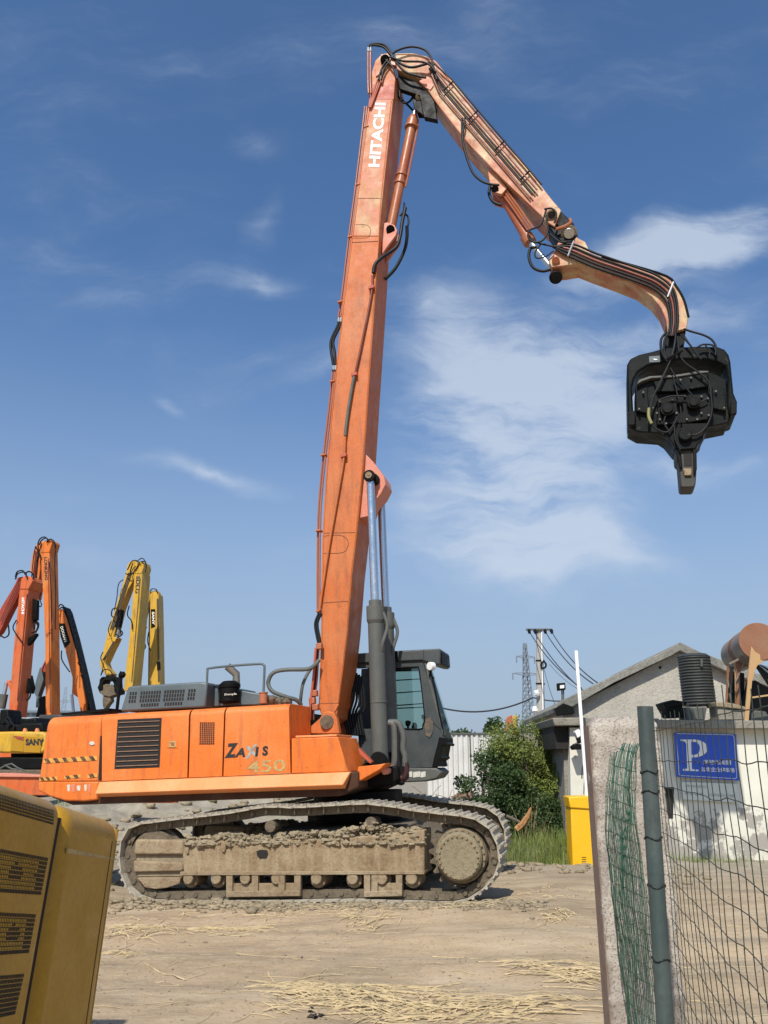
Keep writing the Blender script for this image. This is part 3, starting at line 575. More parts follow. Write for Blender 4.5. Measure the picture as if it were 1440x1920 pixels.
# --- house / body
BYN = -1.49
side = z7([(75, 365), (100, 360), (150, 357), (860, 316), (1375, 284), (1390, 292), (1398, 660), (1030, 680), (370, 706), (365, 712), (360, 765), (300, 800), (200, 800), (120, 790), (35, 760), (36, 620), (55, 440), (62, 400)])
cw_px = z7([(66, 385), (80, 367), (110, 360), (372, 344), (376, 705), (358, 720), (356, 800), (280, 808), (180, 806), (90, 780), (32, 750), (34, 640), (48, 500)])
def panel(name, q, y0, y1, mat, sh=.11, sd_=.13, parent=EX, bevel=.004, n=5):
    """body panel with a rounded shoulder: q = top-left, top-right, bottom-right, bottom-left"""
    TL, TR, BR, BL = [F.p2(*v, y0) for v in z7(q)]
    prof = [(0, 1)]; 
    for k in range(n + 1):
        a = R(90) * k / n; prof.append((sd_ * (1 - math.cos(a)), sh * (1 - math.sin(a))))
    mb = MB(); L_, Rr = [], []
    for dst, B, T in ((L_, BL, TL), (Rr, BR, TR)):
        H = T[1] - B[1]; dst.append((B[0], y0, B[1]))
        for (dy_, dz_) in prof[1:]: f_ = 1 - dz_ / H; dst.append((B[0] + (T[0] - B[0]) * f_, y0 + dy_, B[1] + H * f_))
        dst.append((T[0], y1, T[1])); dst.append((B[0], y1, B[1]))
    m_ = len(L_); mb.v = L_ + Rr; mb.f = [(i, i + m_, (i + 1) % m_ + m_, (i + 1) % m_) for i in range(m_)] + [tuple(range(m_)), tuple(range(2 * m_ - 1, m_ - 1, -1))]
    return mb.build(name, mat, parent, bevel, 25)
cw = panel('counterweight', [(88, 358), (372, 343), (372, 708), (34, 712)], BYN + .005, 1.49, M_body, .15, .16, EX, .03)
pr('counterweight_foot', z7([(34, 706), (366, 706), (356, 722), (352, 806), (280, 814), (180, 812), (90, 786), (32, 755)]), BYN + .008, 1.45, M_body, .05, cw)
eng = panel('engine_door', [(378, 342), (848, 316), (838, 686), (376, 705)], BYN, 1.49, M_body)
panel('side_door', [(857, 315), (1038, 304), (1026, 679), (846, 686)], BYN, 1.49, M_body)
sd = panel('side_door', [(1046, 303), (1386, 284), (1396, 662), (1033, 679)], BYN, -.55, M_body)
pr('deck_core', z7([(200, 378), (1330, 312), (1330, 655), (200, 700)]), BYN + .22, 1.42, M_dark, 0)
pr('engine_block', z7([(1060, 330), (1330, 312), (1330, 600), (1060, 620)]), -.5, 1.3, M_chain, .03)
M_under = paint('rusty_underside', (.06, .022, .008), fade=(.10, .04, .015), dirt_amt=.5, rough=.8)
rail = MB()
rp = F.poly(z7([(360, 712), (1440 + 278, 664)]), BYN); 
(xa, za), (xb, zb_) = F.p2(186, 1466, BYN), F.p2(657, 1447, BYN)
hgt = .175
vs = [(xa, BYN, za), (xb, BYN, zb_), (xb - .09, BYN - .10, zb_ - hgt), (xa, BYN - .10, za - hgt), (xa, BYN + .25, za - hgt - .12), (xb - .12, BYN + .25, zb_ - hgt - .12), (xa, BYN + .4, za), (xb, BYN + .4, zb_)]
rail.add(vs, [(0, 3, 2, 1), (3, 4, 5, 2), (0, 1, 7, 6), (1, 2, 5, 7), (0, 6, 4, 3), (4, 6, 7, 5)]); rail.build('side_rail', M_rail, EX, .012)
mb = MB(); mb.prism([(xa - .9, za - .20), (xa - .5, za - .33), (xb - .2, zb_ - .33), (xb + .1, zb_ - .22), (xb + .1, zb_), (xa - .9, za)], BYN + .06, 1.4); mb.build('deck_frame', M_under, EX, .02)
mb = MB(); mb.cyl((0.1, 0, .98), (0.1, 0, 1.42), .72, seg=40); mb.cyl((0.1, 0, 1.02), (0.1, 0, 1.14), .82, seg=40); mb.build('slew_ring', M_black, EX, .01)
M_slat = flat('rusty_slat', (.36, .21, .14), .6)
# louvre grille
lv = pr('louvre_grille', z7([(462, 372), (700, 362), (688, 630), (444, 640)]), BYN - .006, BYN + .02, M_dark, .004)
for i in range(10):
    f_ = (i + .62) / 10.2
    A = (462 + (444 - 462) * f_, 372 + (640 - 372) * f_); B = (700 + (688 - 700) * f_, 362 + (630 - 362) * f_)
    a_, b_ = F.p(*z7([A])[0], BYN - .01), F.p(*z7([B])[0], BYN - .01)
    a_ += Vector((.03, 0, 0)); b_ -= Vector((.03, 0, 0))
    mb = MB(); mb.obox((a_ + b_) / 2, (b_ - a_) / 2, Vector((0, .010, .002)), Vector((0, -.001, .0045))); mb.build('slat', M_slat, lv)
gr_ = pr('small_vent', z7([(903, 383), (988, 380), (985, 503), (900, 506)]), BYN - .004, BYN + .02, M_body, 0)
mb = MB()
for i in range(8):
    for j in range(11):
        X = 908 + i * 10.2 - j * .25; Y_ = 388 + j * 11; q = F.p(*z7([(X + 2.5, Y_ + 3)])[0], BYN - .006); mb.box((q.x - .011, q.y, q.z - .014), (q.x + .011, q.y + .004, q.z + .012))
mb.build('vent_holes', M_dark, gr_)
l_ = pr('door_latch', z7([(726, 480), (788, 480), (788, 527), (726, 527)]), BYN - .006, BYN + .01, M_body, .004)
pr('latch_plate', z7([(738, 488), (777, 488), (777, 522), (738, 522)]), BYN - .014, BYN, M_gold, .004, l_); pr('latch_recess', z7([(748, 496), (768, 494), (768, 514), (750, 512)]), BYN - .018, BYN - .01, M_cyl, .002, l_)
pr('dent_plate', z7([(310, 492), (332, 490), (338, 508), (318, 514), (306, 504)]), BYN - .012, BYN + .01, M_sticker, .01, cw)
# ZAXIS 450 lettering
def txt(name, s, bl, br, tl, mat, parent, y=BYN, bold=.02, shear=0, zf=None):
    q = zf([bl, br, tl]) if zf else [bl, br, tl]
    return text_on(name, s, F.p(*q[0], y), F.p(*q[1], y), F.p(*q[2], y), mat, parent, bold=bold, shear=shear)
txt('lettering', 'Z', (1040, 580), (1112, 576), (1042, 502), M_blackletter, sd, bold=.05, shear=.25, zf=z7)
txt('lettering', 'A', (1093, 577), (1152, 574), (1093, 527), M_blackletter, sd, bold=.04, shear=.25, zf=z7)
txt('lettering', 'X', (1150, 586), (1222, 566), (1150, 520), flat('worn_grey_lettering', (.38, .36, .32), .6, var=.5), sd, bold=.05, zf=z7)
txt('lettering', 'I', (1205, 571), (1219, 570), (1211, 520), M_blackletter, sd, bold=.04, shear=.0, zf=z7)
txt('lettering', 'S', (1244, 568), (1275, 567), (1244, 515), M_blackletter, sd, bold=.05, shear=.05, zf=z7)
txt('lettering', '450', (1163, 662), (1370, 650), (1163, 598), M_gold, sd, bold=.012, zf=z7)
M_wornblack = paint('worn_black', (.035, .018, .012), fade=(.5, .22, .07), fade_amt=.6, fs=30, rough=.6)
# hazard tape
def hazard(A, B, hpx, n, skip=()):
    a_, b_ = z7([A])[0], z7([B])[0]
    pl = MB(); q = F.poly([a_, b_, (b_[0], b_[1] + hpx), (a_[0], a_[1] + hpx)], BYN); pl.prism(q, BYN - .002, BYN + .006); t_ = pl.build('hazard_tape', M_yellowtape, cw)
    mb = MB()
    for i in range(n):
        if i in skip: continue
        f0, f1 = (i + .15) / n, (i + .62) / n
        p0 = (a_[0] + (b_[0] - a_[0]) * f0, a_[1] + (b_[1] - a_[1]) * f0); p1 = (a_[0] + (b_[0] - a_[0]) * f1, a_[1] + (b_[1] - a_[1]) * f1); k = hpx * .65
        mb.prism(F.poly([(p0[0] - k * .3, p0[1]), (p1[0] - k * .3, p1[1]), (p1[0] + k * .7, p1[1] + hpx), (p0[0] + k * .7, p0[1] + hpx)], BYN), BYN - .004, BYN + .004)
    mb.build('tape_stripes', M_wornblack, t_)
hazard((62, 584), (352, 568), 8.3, 6); hazard((40, 684), (136, 680), 6.5, 3); hazard((175, 676), (262, 668), 6, 2); hazard((300, 668), (352, 662), 7, 1)
for (X0, X1, Y0, Y1) in ((188, 205, 725, 762), (210, 232, 722, 765), (280, 296, 725, 760), (302, 316, 722, 768), (240, 262, 730, 758)):
    pr('scraped_patch', z7([(X0, Y0), (X1, Y0 - 2), (X1 - 3, Y1), (X0 + 4, Y1 - 4)]), BYN - .001 + .004, BYN + .02, M_pink if X0 % 4 else M_sticker, .002, cw)
# counterweight seam and nicks
pr('seam_gap', z7([(369, 460), (374, 460), (371, 700), (357, 700), (364, 560)]), BYN - .003, BYN + .02, M_dark, 0, cw)
# front toolbox and step
bx = pr('tool_box', zb([(703, 70), (1118, 55), (1215, 370), (703, 387)]), BYN, -.50, M_body, .012)
pr('tool_box_lid', zb([(738, 45), (1110, 32), (1110, 52), (738, 66)]), BYN + .02, -.7, M_rail, .008)
pr('front_step', zc([(190, 1425), (430, 1400), (500, 1385), (440, 1452), (150, 1618)]), BYN + .12, -.95, M_body, .01)
pr('front_bracket', zc([(430, 1450), (480, 1430), (520, 1450), (515, 1500), (470, 1520)]), BYN + .3, -.95, M_pink, .012)
pr('front_frame', zc([(150, 1600), (330, 1480), (560, 1420), (630, 1430), (640, 1560), (560, 1640), (300, 1650), (160, 1680)]), -.95, -.2, M_black, .02)
pr('front_strut', zc([(190, 1215), (340, 1370), (330, 1400), (200, 1290)]), -.85, -.7, M_redband, .01)
# front face of the engine bay in shade, inner wall
# hoses at the boom foot
for pts, r, m_ in [([(530, 930), (580, 945), (600, 1010), (605, 1200), (600, 1390), (560, 1440)], .055, M_cylg), ([(545, 925), (640, 935), (680, 1020), (700, 1100), (695, 1230), (715, 1300), (720, 1420)], .05, M_cylg), ([(640, 940), (650, 1100), (640, 1300), (650, 1420)], .035, M_hose), ([(600, 1400), (620, 1500), (690, 1560), (730, 1480), (720, 1380)], .05, flat('dark_red_hose', (.05, .012, .012), .5)), ([(560, 1420), (590, 1540), (660, 1600), (700, 1590)], .045, M_hose), ([(700, 1300), (735, 1420), (725, 1540)], .04, M_hose)]:
    hose(zc(pts), -.75, r, m_, 'hose', 4)
# engine hood
HYN = -1.0
hd = pr('engine_hood', z7([(476, 328), (516, 196), (540, 190), (905, 168), (945, 172), (935, 306)]), HYN, .9, M_hood, .03)
pr('hood_box', z7([(940, 306), (948, 174), (1000, 181), (1010, 300)]), HYN + .3, .9, M_hood, .02); pr('hood_box', z7([(1010, 300), (1010, 200), (1130, 214), (1235, 232), (1235, 292)]), HYN + .35, .8, M_hood, .02)
for gx, n in ((533, 3), (592, 8), (720, 8), (850, 3)):
    for c_ in range(1):
        mb = MB()
        for r_ in range(4):
            for c_ in range(n):
                if r_ == 3 and (n == 3 or c_ > 6): continue
                X = gx + c_ * 14.2 - r_ * 3 + (10 if r_ == 3 else 0); Y_ = 232 - (gx + c_ * 14 - 533) * .048 + r_ * 21 + (3 if r_ == 3 else 0)
                q = F.p(*z7([(X, Y_)])[0], HYN); mb.box((q.x - .017, HYN - .003, q.z - .026), (q.x + .017, HYN + .004, q.z + .026))
        mb.build('vent_holes', M_dark, hd)
q = F.p(430.5, 1318, -.75); q1 = F.p(430.5, 1283, -.75)
mb = MB(); mb.cyl(q, q1, .165, seg=28); mb.cyl(q1 - Vector((0, 0, .06)), q1, .180, seg=28); mb.cyl(q1, q1 + Vector((0, 0, .05)), .17, .11, seg=28); mb.cyl(q + Vector((0, 0, .02)), q + Vector((0, 0, .05)), .178, seg=28); pc = mb.build('air_cleaner', M_black, EX, .006)
text_on('lettering', 'Donyfa', F.p(421, 1305, -.93), F.p(444, 1303.5, -.93), F.p(421, 1300.5, -.93), M_sticker, pc, bold=.03)
p0, p1, p2 = F.p(443, 1282, -.62), F.p(443, 1264, -.62), F.p(426, 1249, -.70)
mb = MB(); mb.tube([p0, p1, p2], .065, 16); mb.build('exhaust_pipe', flat('sooty_exhaust_steel', (.30, .27, .22), .4, .6), EX, 0, 50)
mb = MB(); mb.cyl(F.p(494, 1319, -.95), F.p(494, 1300, -.95), .065, seg=18); mb.cyl(F.p(494, 1300, -.95), F.p(494, 1298, -.95), .075, seg=18); mb.build('filler_cap', M_cyl, EX, .006)
hose([(388, 1282), (389, 1258), (393, 1253), (440, 1248), (487, 1245), (494, 1247), (496, 1253), (494, 1300)], -.95, .02, M_hood, 'handrail', 3)
hose([(219, 1333), (223, 1300), (228, 1266)], -.2, .03, M_black, 'handrail', 2); mb = MB(); mb.lump(F.p(229, 1265, -.2), .06, 1); mb.build('rail_knob', M_black, EX)
mb = MB(); a_, b_ = F.p(135, 1341, -.5), F.p(222, 1332, -.5); mb.obox((a_ + b_) / 2, (b_ - a_) / 2, (0, .3, 0), (0, 0, .02)); mb.build('rubber_mat', M_black, EX)
# engine clutter
mb = MB()
for i in range(26):
    mb.lump(F.p(505 + rnd.random() * 32, 1309 + rnd.random() * 9, -.9 + rnd.random() * .3), .05 + rnd.random() * .03, i, 6, 4)
mb.build('engine_bits', M_chain, EX)
for i in range(7):
    x_ = 648 + i * 5; hose([(x_, 1250 + i * 3), (x_ + 6, 1290 + 6 * i), (x_ - 2, 1340), (x_ + 4, 1378)], .2 + .04 * i, .022, M_hose)
pr('boom_pit', z6([(560, 590), (680, 560), (690, 720), (560, 712)]), .44, .50, M_dark, 0)

# --- cab
def zk(pts): return zc([(x - 58 * max(0, min(1, (x - 880) / 120)), y) for x, y in pts])
CY = .52
cab = pr('cab_frame', zk([(175, 250), (600, 240), (920, 228), (1000, 300), (985, 345), (610, 345), (605, 1010), (880, 1015), (960, 965), (1000, 830), (890, 340), (985, 300), (1215, 1040), (1228, 1105), (1160, 1180), (1150, 1425), (700, 1440), (340, 1400), (185, 1215), (175, 600)]), CY, CY + .05, M_grey, .006)
bpy.data.objects.remove(cab)
cab = empty('cab', Matrix.Identity(4), None, None) if False else None
# door-side sheet built from strips round the window opening
def cabp(name, px, y0=CY, y1=CY + .05, mat=M_grey, bevel=.006, parent=None, at=None): return pr(name, zk(px), y0, y1, mat, bevel, parent or EX, at)
cab = cabp('cab_door', [(600, 1000), (760, 1012), (880, 1010), (955, 968), (990, 860), (1000, 830), (1060, 720), (1205, 1040), (1225, 1105), (1150, 1180), (1110, 1330), (1140, 1432), (700, 1442), (340, 1400), (190, 1300), (190, 1000), (340, 1000)])
cabp('cab_pillar', [(850, 300), (905, 262), (960, 262), (1205, 1040), (1120, 960), (990, 860), (990, 820), (885, 345), (870, 312)], CY - .012, CY + .05)
cabp('cab_header', [(175, 250), (920, 232), (970, 300), (855, 300), (340, 312), (175, 320)], CY - .006, CY + .05)
cabp('cab_pillar', [(340, 318), (605, 305), (605, 1000), (340, 1000)], CY - .002, CY + .05)
cabp('cab_pillar', [(225, 325), (340, 318), (340, 1000), (190, 1000), (205, 700)], CY + .6, CY + .65)
win = cabp('cab_window', [(608, 320), (850, 305), (880, 345), (990, 830), (955, 960), (880, 1003), (600, 990)], CY + .025, CY + .032, None or M_dark, 0)
# glass
gm = MatB('tinted_cab_glass'); 
for n in list(gm.N):
    if n.type not in ('OUTPUT_MATERIAL', 'TEX_COORD'): gm.N.remove(n)
tr = gm.N.new('ShaderNodeBsdfTransparent'); tr.inputs[0].default_value = (.62, .74, .68, 1); gl = gm.N.new('ShaderNodeBsdfGlossy'); gl.inputs['Roughness'].default_value = .03; gl.inputs['Color'].default_value = (.8, .9, .9, 1)
mx_ = gm.N.new('ShaderNodeMixShader'); mx_.inputs[0].default_value = .12; gm.L.new(tr.outputs[0], mx_.inputs[1]); gm.L.new(gl.outputs[0], mx_.inputs[2]); gm.L.new(mx_.outputs[0], gm.N['Material Output'].inputs[0])
M_glass = gm.m; win.data.materials[0] = M_glass
for Y0_, Y1_, X1_ in ((455, 438, 890), (597, 575, 925), (738, 715, 960), (770, 755, 970)):
    mb = MB(); mb.tube([F.p(*zk([(600, Y0_)])[0], CY + .10), F.p(*zk([(X1_ + 6, Y1_)])[0], CY + .10)], .010, 6); mb.build('window_bar', M_black, EX)
# window frame bead
mb = MB(); mb.tube(line(zk([(606, 322), (848, 306), (878, 346), (988, 830), (953, 962), (880, 1005), (604, 992)]), CY + .0), .014, 6, 2); mb.build('window_seal', M_black, EX)
# far side sheet with window, front glass, rear, floor, roof
def shift(px, dx=0): return px
farp = F.poly(zk([(175, 250), (940, 232), (1215, 1040), (1228, 1105), (1150, 1180), (1140, 1432), (190, 1400)]), CY)
mb = MB()
fx = [p for p in farp]
FY = 1.25
def strip(pl, y0, y1): mb.prism(pl, y0, y1)
low = F.poly(zk([(190, 1010), (1180, 1010), (1228, 1105), (1150, 1180), (1140, 1432), (190, 1400)]), CY); mb.prism(low, FY - .05, FY)
mb.prism(F.poly(zk([(175, 250), (940, 232), (965, 300), (175, 320)]), CY), FY - .05, FY)
mb.prism(F.poly(zk([(175, 250), (260, 250), (260, 1010), (190, 1010)]), CY), FY - .05, FY)
mb.prism(F.poly(zk([(880, 300), (960, 300), (1190, 1010), (1090, 1010)]), CY), FY - .05, FY); mb.build('cab_far_side', M_grey, EX, .006)
# front pillar frame + windshield between the two sides
A_t, A_b = F.p2(*zk([(985, 300)])[0], CY), F.p2(*zk([(1215, 1040)])[0], CY)
mb = MB(); mb.add([(A_t[0], CY, A_t[1]), (A_b[0], CY, A_b[1]), (A_b[0], FY, A_b[1]), (A_t[0], FY, A_t[1])], [(0, 1, 2, 3)]); mb.build('windscreen', M_glass, EX, smooth=False)
cabp('wind_rail', [(975, 262), (1010, 258), (1228, 1075), (1195, 1080)], CY - .015, CY + .09, M_cylg, .01)
cabp('windscreen_frame', [(960, 300), (990, 300), (1210, 1060), (1185, 1060)], FY - .1, FY - .02, M_cylg, .01)
B0, B1, B2, B3 = [F.p2(*zk([q_])[0], CY) for q_ in ((1228, 1105), (1150, 1180), (1110, 1330), (1140, 1432))]
mb = MB()
mb.prism(F.poly(zk([(1160, 1090), (1228, 1100), (1228, 1150), (1248, 1165), (1240, 1190), (1200, 1185), (1180, 1300), (1195, 1330), (1150, 1360), (1165, 1425), (1080, 1430), (1100, 1330), (1140, 1180)]), CY), CY - .02, FY); mb.build('cab_nose', M_black, EX, .01)
roof = cabp('cab_roof', [(160, 152), (600, 122), (1168, 95), (1172, 118), (1172, 276), (1118, 275), (920, 230), (600, 243), (175, 262)], CY - .05, FY + .05, M_grey, .02)
q0_, q1_ = F.p2(*zk([(1172, 125)])[0], CY - .05), F.p2(*zk([(1172, 262)])[0], CY - .05); mb = MB(); mb.box((q0_[0] + .001, CY, q1_[1]), (q0_[0] + .012, FY, q0_[1])); mb.build('visor_mesh', M_black, roof)
cabp('roof_seam', [(965, 108), (972, 108), (974, 222), (967, 222)], CY - .054, CY - .04, M_black, 0); cabp('roof_seam', [(598, 124), (630, 122), (640, 240), (605, 242)], CY - .056, CY - .04, M_black, 0)
cabp('cab_sill', [(640, 1440), (1050, 1440), (1130, 1440), (1185, 1490), (1130, 1560), (1000, 1592), (700, 1603), (620, 1600)], CY - .02, FY, M_cylg, .02)
for X0, X1 in ((737, 798), (806, 894), (902, 1005)): cabp('safety_sticker', [(X0, 1486), (X1, 1476), (X1, 1538), (X0, 1548)], CY - .026, CY - .015, M_sticker, 0)
cabp('rust_patch', [(985, 960), (1010, 880), (1060, 870), (1090, 930), (1085, 1040), (1050, 1100), (1010, 1070), (1000, 1000)], CY - .016, CY - .005, paint('rusty_patch', (.07, .065, .055), fade=(.24, .15, .07), fade_amt=1, dirt_amt=.3, fs=9), 0)
mb = MB(); c0 = F.p(*zk([(1065, 295)])[0], CY - .15); mb.cyl(c0 + Vector((-.02, -.03, 0)), c0 + Vector((.03, .05, 0)), .07, seg=20); lp_ = mb.build('work_light', M_white, EX, .006)
mb = MB(); mb.tube([c0 + Vector((.0, .03, -.05)), c0 + Vector((-.04, .08, -.14)), c0 + Vector((.02, .1, -.2))], .02, 6); mb.build('lamp_bracket', M_black, lp_)
hose(zk([(1060, 370), (1100, 500), (1150, 780), (1192, 950), (1195, 1000)]), CY - .1, .014, M_black, 'wiper_arm', 3); hose(zk([(1065, 385), (1120, 620), (1160, 860)]), CY - .16, .008, M_black, 'wiper_arm', 3)
# seat, controls inside
q0, q1 = F.p2(745, 1440, 1.0), F.p2(790, 1372, 1.0)
mb = MB(); mb.box((q0[0], .8, q0[1]), (q1[0], 1.25, q1[1])); mb.build('seat', M_black, EX, .04)
for q in ((765, 1352), (777, 1358), (796, 1340)): 
    mb = MB(); mb.cyl(F.p(q[0], 1380, .95), F.p(q[0], q[1] + 6, .95), .02, seg=8); mb.lump(F.p(q[0], q[1] + 4, .95), .055, q[0]); mb.build('control_lever', M_black, EX)
cabp('console', [(850, 1000), (880, 900), (930, 880), (950, 790), (975, 900), (970, 1005)], .95, 1.15, M_black, .02, at=CY)
cabp('cab_floor', [(190, 1380), (1060, 1380), (1060, 1440), (190, 1440)], CY + .06, FY - .06, M_black, 0)

# --- crawlers
def crawler(yc):
    """yc: y of the crawler's near face; geometry is traced on the near side and moved"""
    near = -1.67; dy = yc - near
    root = empty('crawler', Matrix.Identity(4), None, None); root.parent = EX; root.matrix_parent_inverse = Matrix.Identity(4)
    root.matrix_basis = Matrix.Identity(4)
    def q2(px): return F.poly(px, near)
    path_px = [(250, 1546), (346, 1534), (433, 1524), (492, 1513), (550, 1514), (620, 1510), (682, 1507), (740, 1513), (784, 1521), (840, 1527), (884, 1533), (917, 1553), (934, 1588), (936, 1620), (921, 1652), (893, 1677), (855, 1694), (770, 1692), (688, 1689), (560, 1690), (398, 1691), (300, 1691), (262, 1684), (236, 1662), (225, 1632), (224, 1590), (232, 1562)]
    pts = [Vector((a, 0, b)) for a, b in q2(path_px)]
    cl = catmull(pts + [pts[0]], 6)
    Ls = [0]
    for i in range(1, len(cl)): Ls.append(Ls[-1] + (cl[i] - cl[i - 1]).length)
    n = round(Ls[-1] / .222); pitch = Ls[-1] / n
    def at(s_):
        s_ %= Ls[-1]
        for i in range(1, len(Ls)):
            if Ls[i] >= s_: f_ = (s_ - Ls[i - 1]) / (Ls[i] - Ls[i - 1]); return cl[i - 1].lerp(cl[i], f_)
        return cl[-1]
    # one shoe mesh: x along travel, z outward
    mb = MB(); hw = .30; h_ = pitch * .48
    mb.prism([(-h_, -.012), (h_, -.012), (h_, .008), (h_ * .55, .010), (h_ * .42, .040), (h_ * .22, .040), (h_ * .05, .010), (-h_ * .5, .010), (-h_ * .62, .034), (-h_ * .86, .034), (-h_, .010)], near, near + .60)
    sm_ = bpy.data.meshes.new('track_shoe'); sm_.from_pydata([(v[0], v[1] - near, v[2]) for v in mb.v], [], mb.f); sm_.materials.append(M_shoe)
    chain = MB()
    for i in range(n):
        a_, b_ = at(i * pitch - pitch * .48), at(i * pitch + pitch * .48); c_ = (a_ + b_) / 2; t_ = (b_ - a_).normalized()
        ang = math.atan2(t_.z, t_.x)   # path goes right along the top -> outward normal is +z rotated
        o = bpy.data.objects.new('track_shoe', sm_); C.objects.link(o); o.parent = root
        jit = rnd.uniform(-.03, .03)
        o.matrix_basis = Matrix.Translation((c_.x, yc, c_.z)) @ Matrix.Rotation(-ang + jit, 4, 'Y')
        nrm = Vector((-t_.z, 0, t_.x))
        for yy_ in (.14, .40):
            cc = c_ - nrm * .075; chain.obox((cc.x, yc + yy_, cc.z), t_ * pitch * .52, (0, .022, 0), nrm * .052)
        cc = at(i * pitch + pitch / 2) - nrm * .08; chain.cyl((cc.x, yc + .10, cc.z), (cc.x, yc + .46, cc.z), .032, seg=10)
    chain.build('track_chain', M_chain, root, 0)
    off = Vector((0, dy, 0))
    def cp_(name, px, y0, y1, mat, bevel=.008, at_=near):
        mb = MB(); mb.prism(F.poly(px, at_), y0 + dy, y1 + dy); return mb.build(name, mat, root, bevel)
    def ctr(px, py): a_, b_ = F.p2(px, py, near); return a_, b_
    cp_('track_frame', z8([(480, 402), (1440, 392)]) + [(794, 1556), (794, 1638), (340, 1640), (338, 1600)], near + .06, near + .54, M_trackstreak, .02)
    cp_('frame_flange', [(336, 1635), (795, 1634), (795, 1640), (336, 1642)], near + .02, near + .56, M_trackfr, .006)
    cp_('idler_guard', z8([(175, 392), (480, 398), (482, 492), (160, 492)]), near + .04, near + .5, M_trackfr, .03)
    cp_('idler_guard', z8([(160, 530), (480, 545), (482, 580), (470, 600), (160, 605)]), near + .05, near + .5, M_trackfr, .02)
    cp_('idler_fork', z8([(165, 490), (480, 490), (480, 640), (165, 640)]), near + .10, near + .45, M_mud, .02)
    cp_('idler_cover', z8([(180, 640), (460, 640), (455, 682), (370, 708), (300, 716), (230, 706)]), near + .06, near + .3, M_trackfr, .012)
    for px, py, r in ((279, 1612, .40),):
        a_, b_ = ctr(px, py); mb = MB(); mb.cyl((a_, near + dy + .12, b_), (a_, near + dy + .48, b_), r, seg=36); mb.cyl((a_, near + dy + .2, b_), (a_, near + dy + .4, b_), r + .05, seg=36); mb.build('idler', M_chain, root, .01)
    # sprocket
    a_, b_ = ctr(861, 1606); mb = MB(); teeth = 21; pl = []
    for i in range(teeth * 4):
        th = 2 * math.pi * i / (teeth * 4); rr = .47 if i % 4 in (0, 1) else .40; pl.append((a_ + rr * math.cos(th), b_ + rr * math.sin(th)))
    mb.prism(pl, near + dy + .24, near + dy + .32); mb.cyl((a_, near + dy + .16, b_), (a_, near + dy + .45, b_), .36, seg=40); spk = mb.build('sprocket', M_chain, root, .006)
    mb = MB(); mb.cyl((a_, near + dy - .02, b_), (a_, near + dy + .2, b_), .305, seg=44); mb.cyl((a_, near + dy - .05, b_), (a_, near + dy - .02, b_), .285, .30, seg=44); mb.cyl((a_, near + dy + .10, b_), (a_, near + dy + .2, b_), .345, seg=44); hb = mb.build('final_drive_hub', M_hub, root, .012)
    mb = MB()
    for i in range(24):
        th = 2 * math.pi * i / 24; x_, z_ = a_ + .262 * math.cos(th), b_ + .262 * math.sin(th); mb.cyl((x_, near + dy - .072, z_), (x_, near + dy - .04, z_), .015, seg=6)
        th += .1; x_, z_ = a_ + .325 * math.cos(th), b_ + .325 * math.sin(th); mb.cyl((x_, near + dy + .075, z_), (x_, near + dy + .12, z_), .014, seg=6)
    mb.build('hub_bolts', M_trackfr, hb)
    for px in (350, 402, 457, 516, 591, 659, 714, 770):
        a2, b2 = ctr(px, 1651); mb = MB(); mb.cyl((a2, near + dy + .12, b2), (a2, near + dy + .46, b2), .115, seg=22); mb.cyl((a2, near + dy + .03, b2 + .02), (a2, near + dy + .14, b2 + .02), .078, .085, seg=18)
        mb.build('track_roller', M_trackfr, root, .012)
    for X0, X1, mid in ((422, 562, (470, 520)), (681, 753, (695, 742))):
        g_ = cp_('roller_guard', [(X0, 1672), (X1, 1670), (X1, 1681), (X0, 1683)], near + .02, near + .12, M_trackfr, .008)
        for xx in (X0, X1 - 12) + mid[:1 if X1 > 700 else 2]:
            cp_('guard_web', [(xx, 1640), (xx + 12, 1640), (xx + 12, 1673), (xx, 1673)], near + .03, near + .10, M_trackfr, .006)
        cp_('guard_plate', [(X0 + 3, 1658), (X1 - 3, 1657), (X1 - 3, 1674), (X0 + 3, 1675)], near + .07, near + .10, M_trackfr, .006)
    for px, py in ((500, 1551), (690, 1545)):
        a2, b2 = ctr(px, py); mb = MB(); mb.cyl((a2, near + dy + .12, b2), (a2, near + dy + .4, b2), .085, seg=20); mb.build('carrier_roller', M_chain, root, .01)
    # hole in frame and steps
    a2 = [(478, 1597), (484, 1594), (498, 1595), (500, 1603), (497, 1610), (484, 1611), (479, 1605)]; cp_('frame_hole', a2, near + .054, near + .07, M_dark, 0)
    cp_('tie_bracket', z8([(500, 440), (520, 435), (520, 485), (502, 485)]), near + .03, near + .08, M_trackfr); cp_('tie_bracket', z8([(730, 470), (755, 400), (775, 395), (750, 480)]), near + .03, near + .08, M_trackfr)
    # dried mud heaped on the frame
    mb = MB(); rr = random.Random(5)
    for i in range(1500):
        px = 342 + rr.random() * 450; t_ = (px - 342) / 450
        hgt = (5 + 9 * math.exp(-((px - 560) / 60) ** 2) + 24 * math.exp(-((px - 690) / 55) ** 2) + 12 * math.exp(-((px - 770) / 25) ** 2) + 6 * math.exp(-((px - 420) / 40) ** 2))
        fz = rr.random() ** 1.3; py = 1579 - t_ * 2 - hgt * 1.25 * fz + (rr.random() ** 3) * 8
        yl = near + .05 + .42 * rr.random() * (1 - .3 * fz) * (0 if py > 1580 else 1)
        a2, b2 = F.p2(px, py, near); mb.lump((a2, yl + dy, b2), .013 + .035 * rr.random() ** 2.5, i, 6, 4, .85, (1.4, 1, .75))
    a2, b2 = F.p2(342, 1578, near); a3_, b3 = F.p2(794, 1560, near)
    mb.build('dried_mud', M_mud, root, 0, 30)
    return root
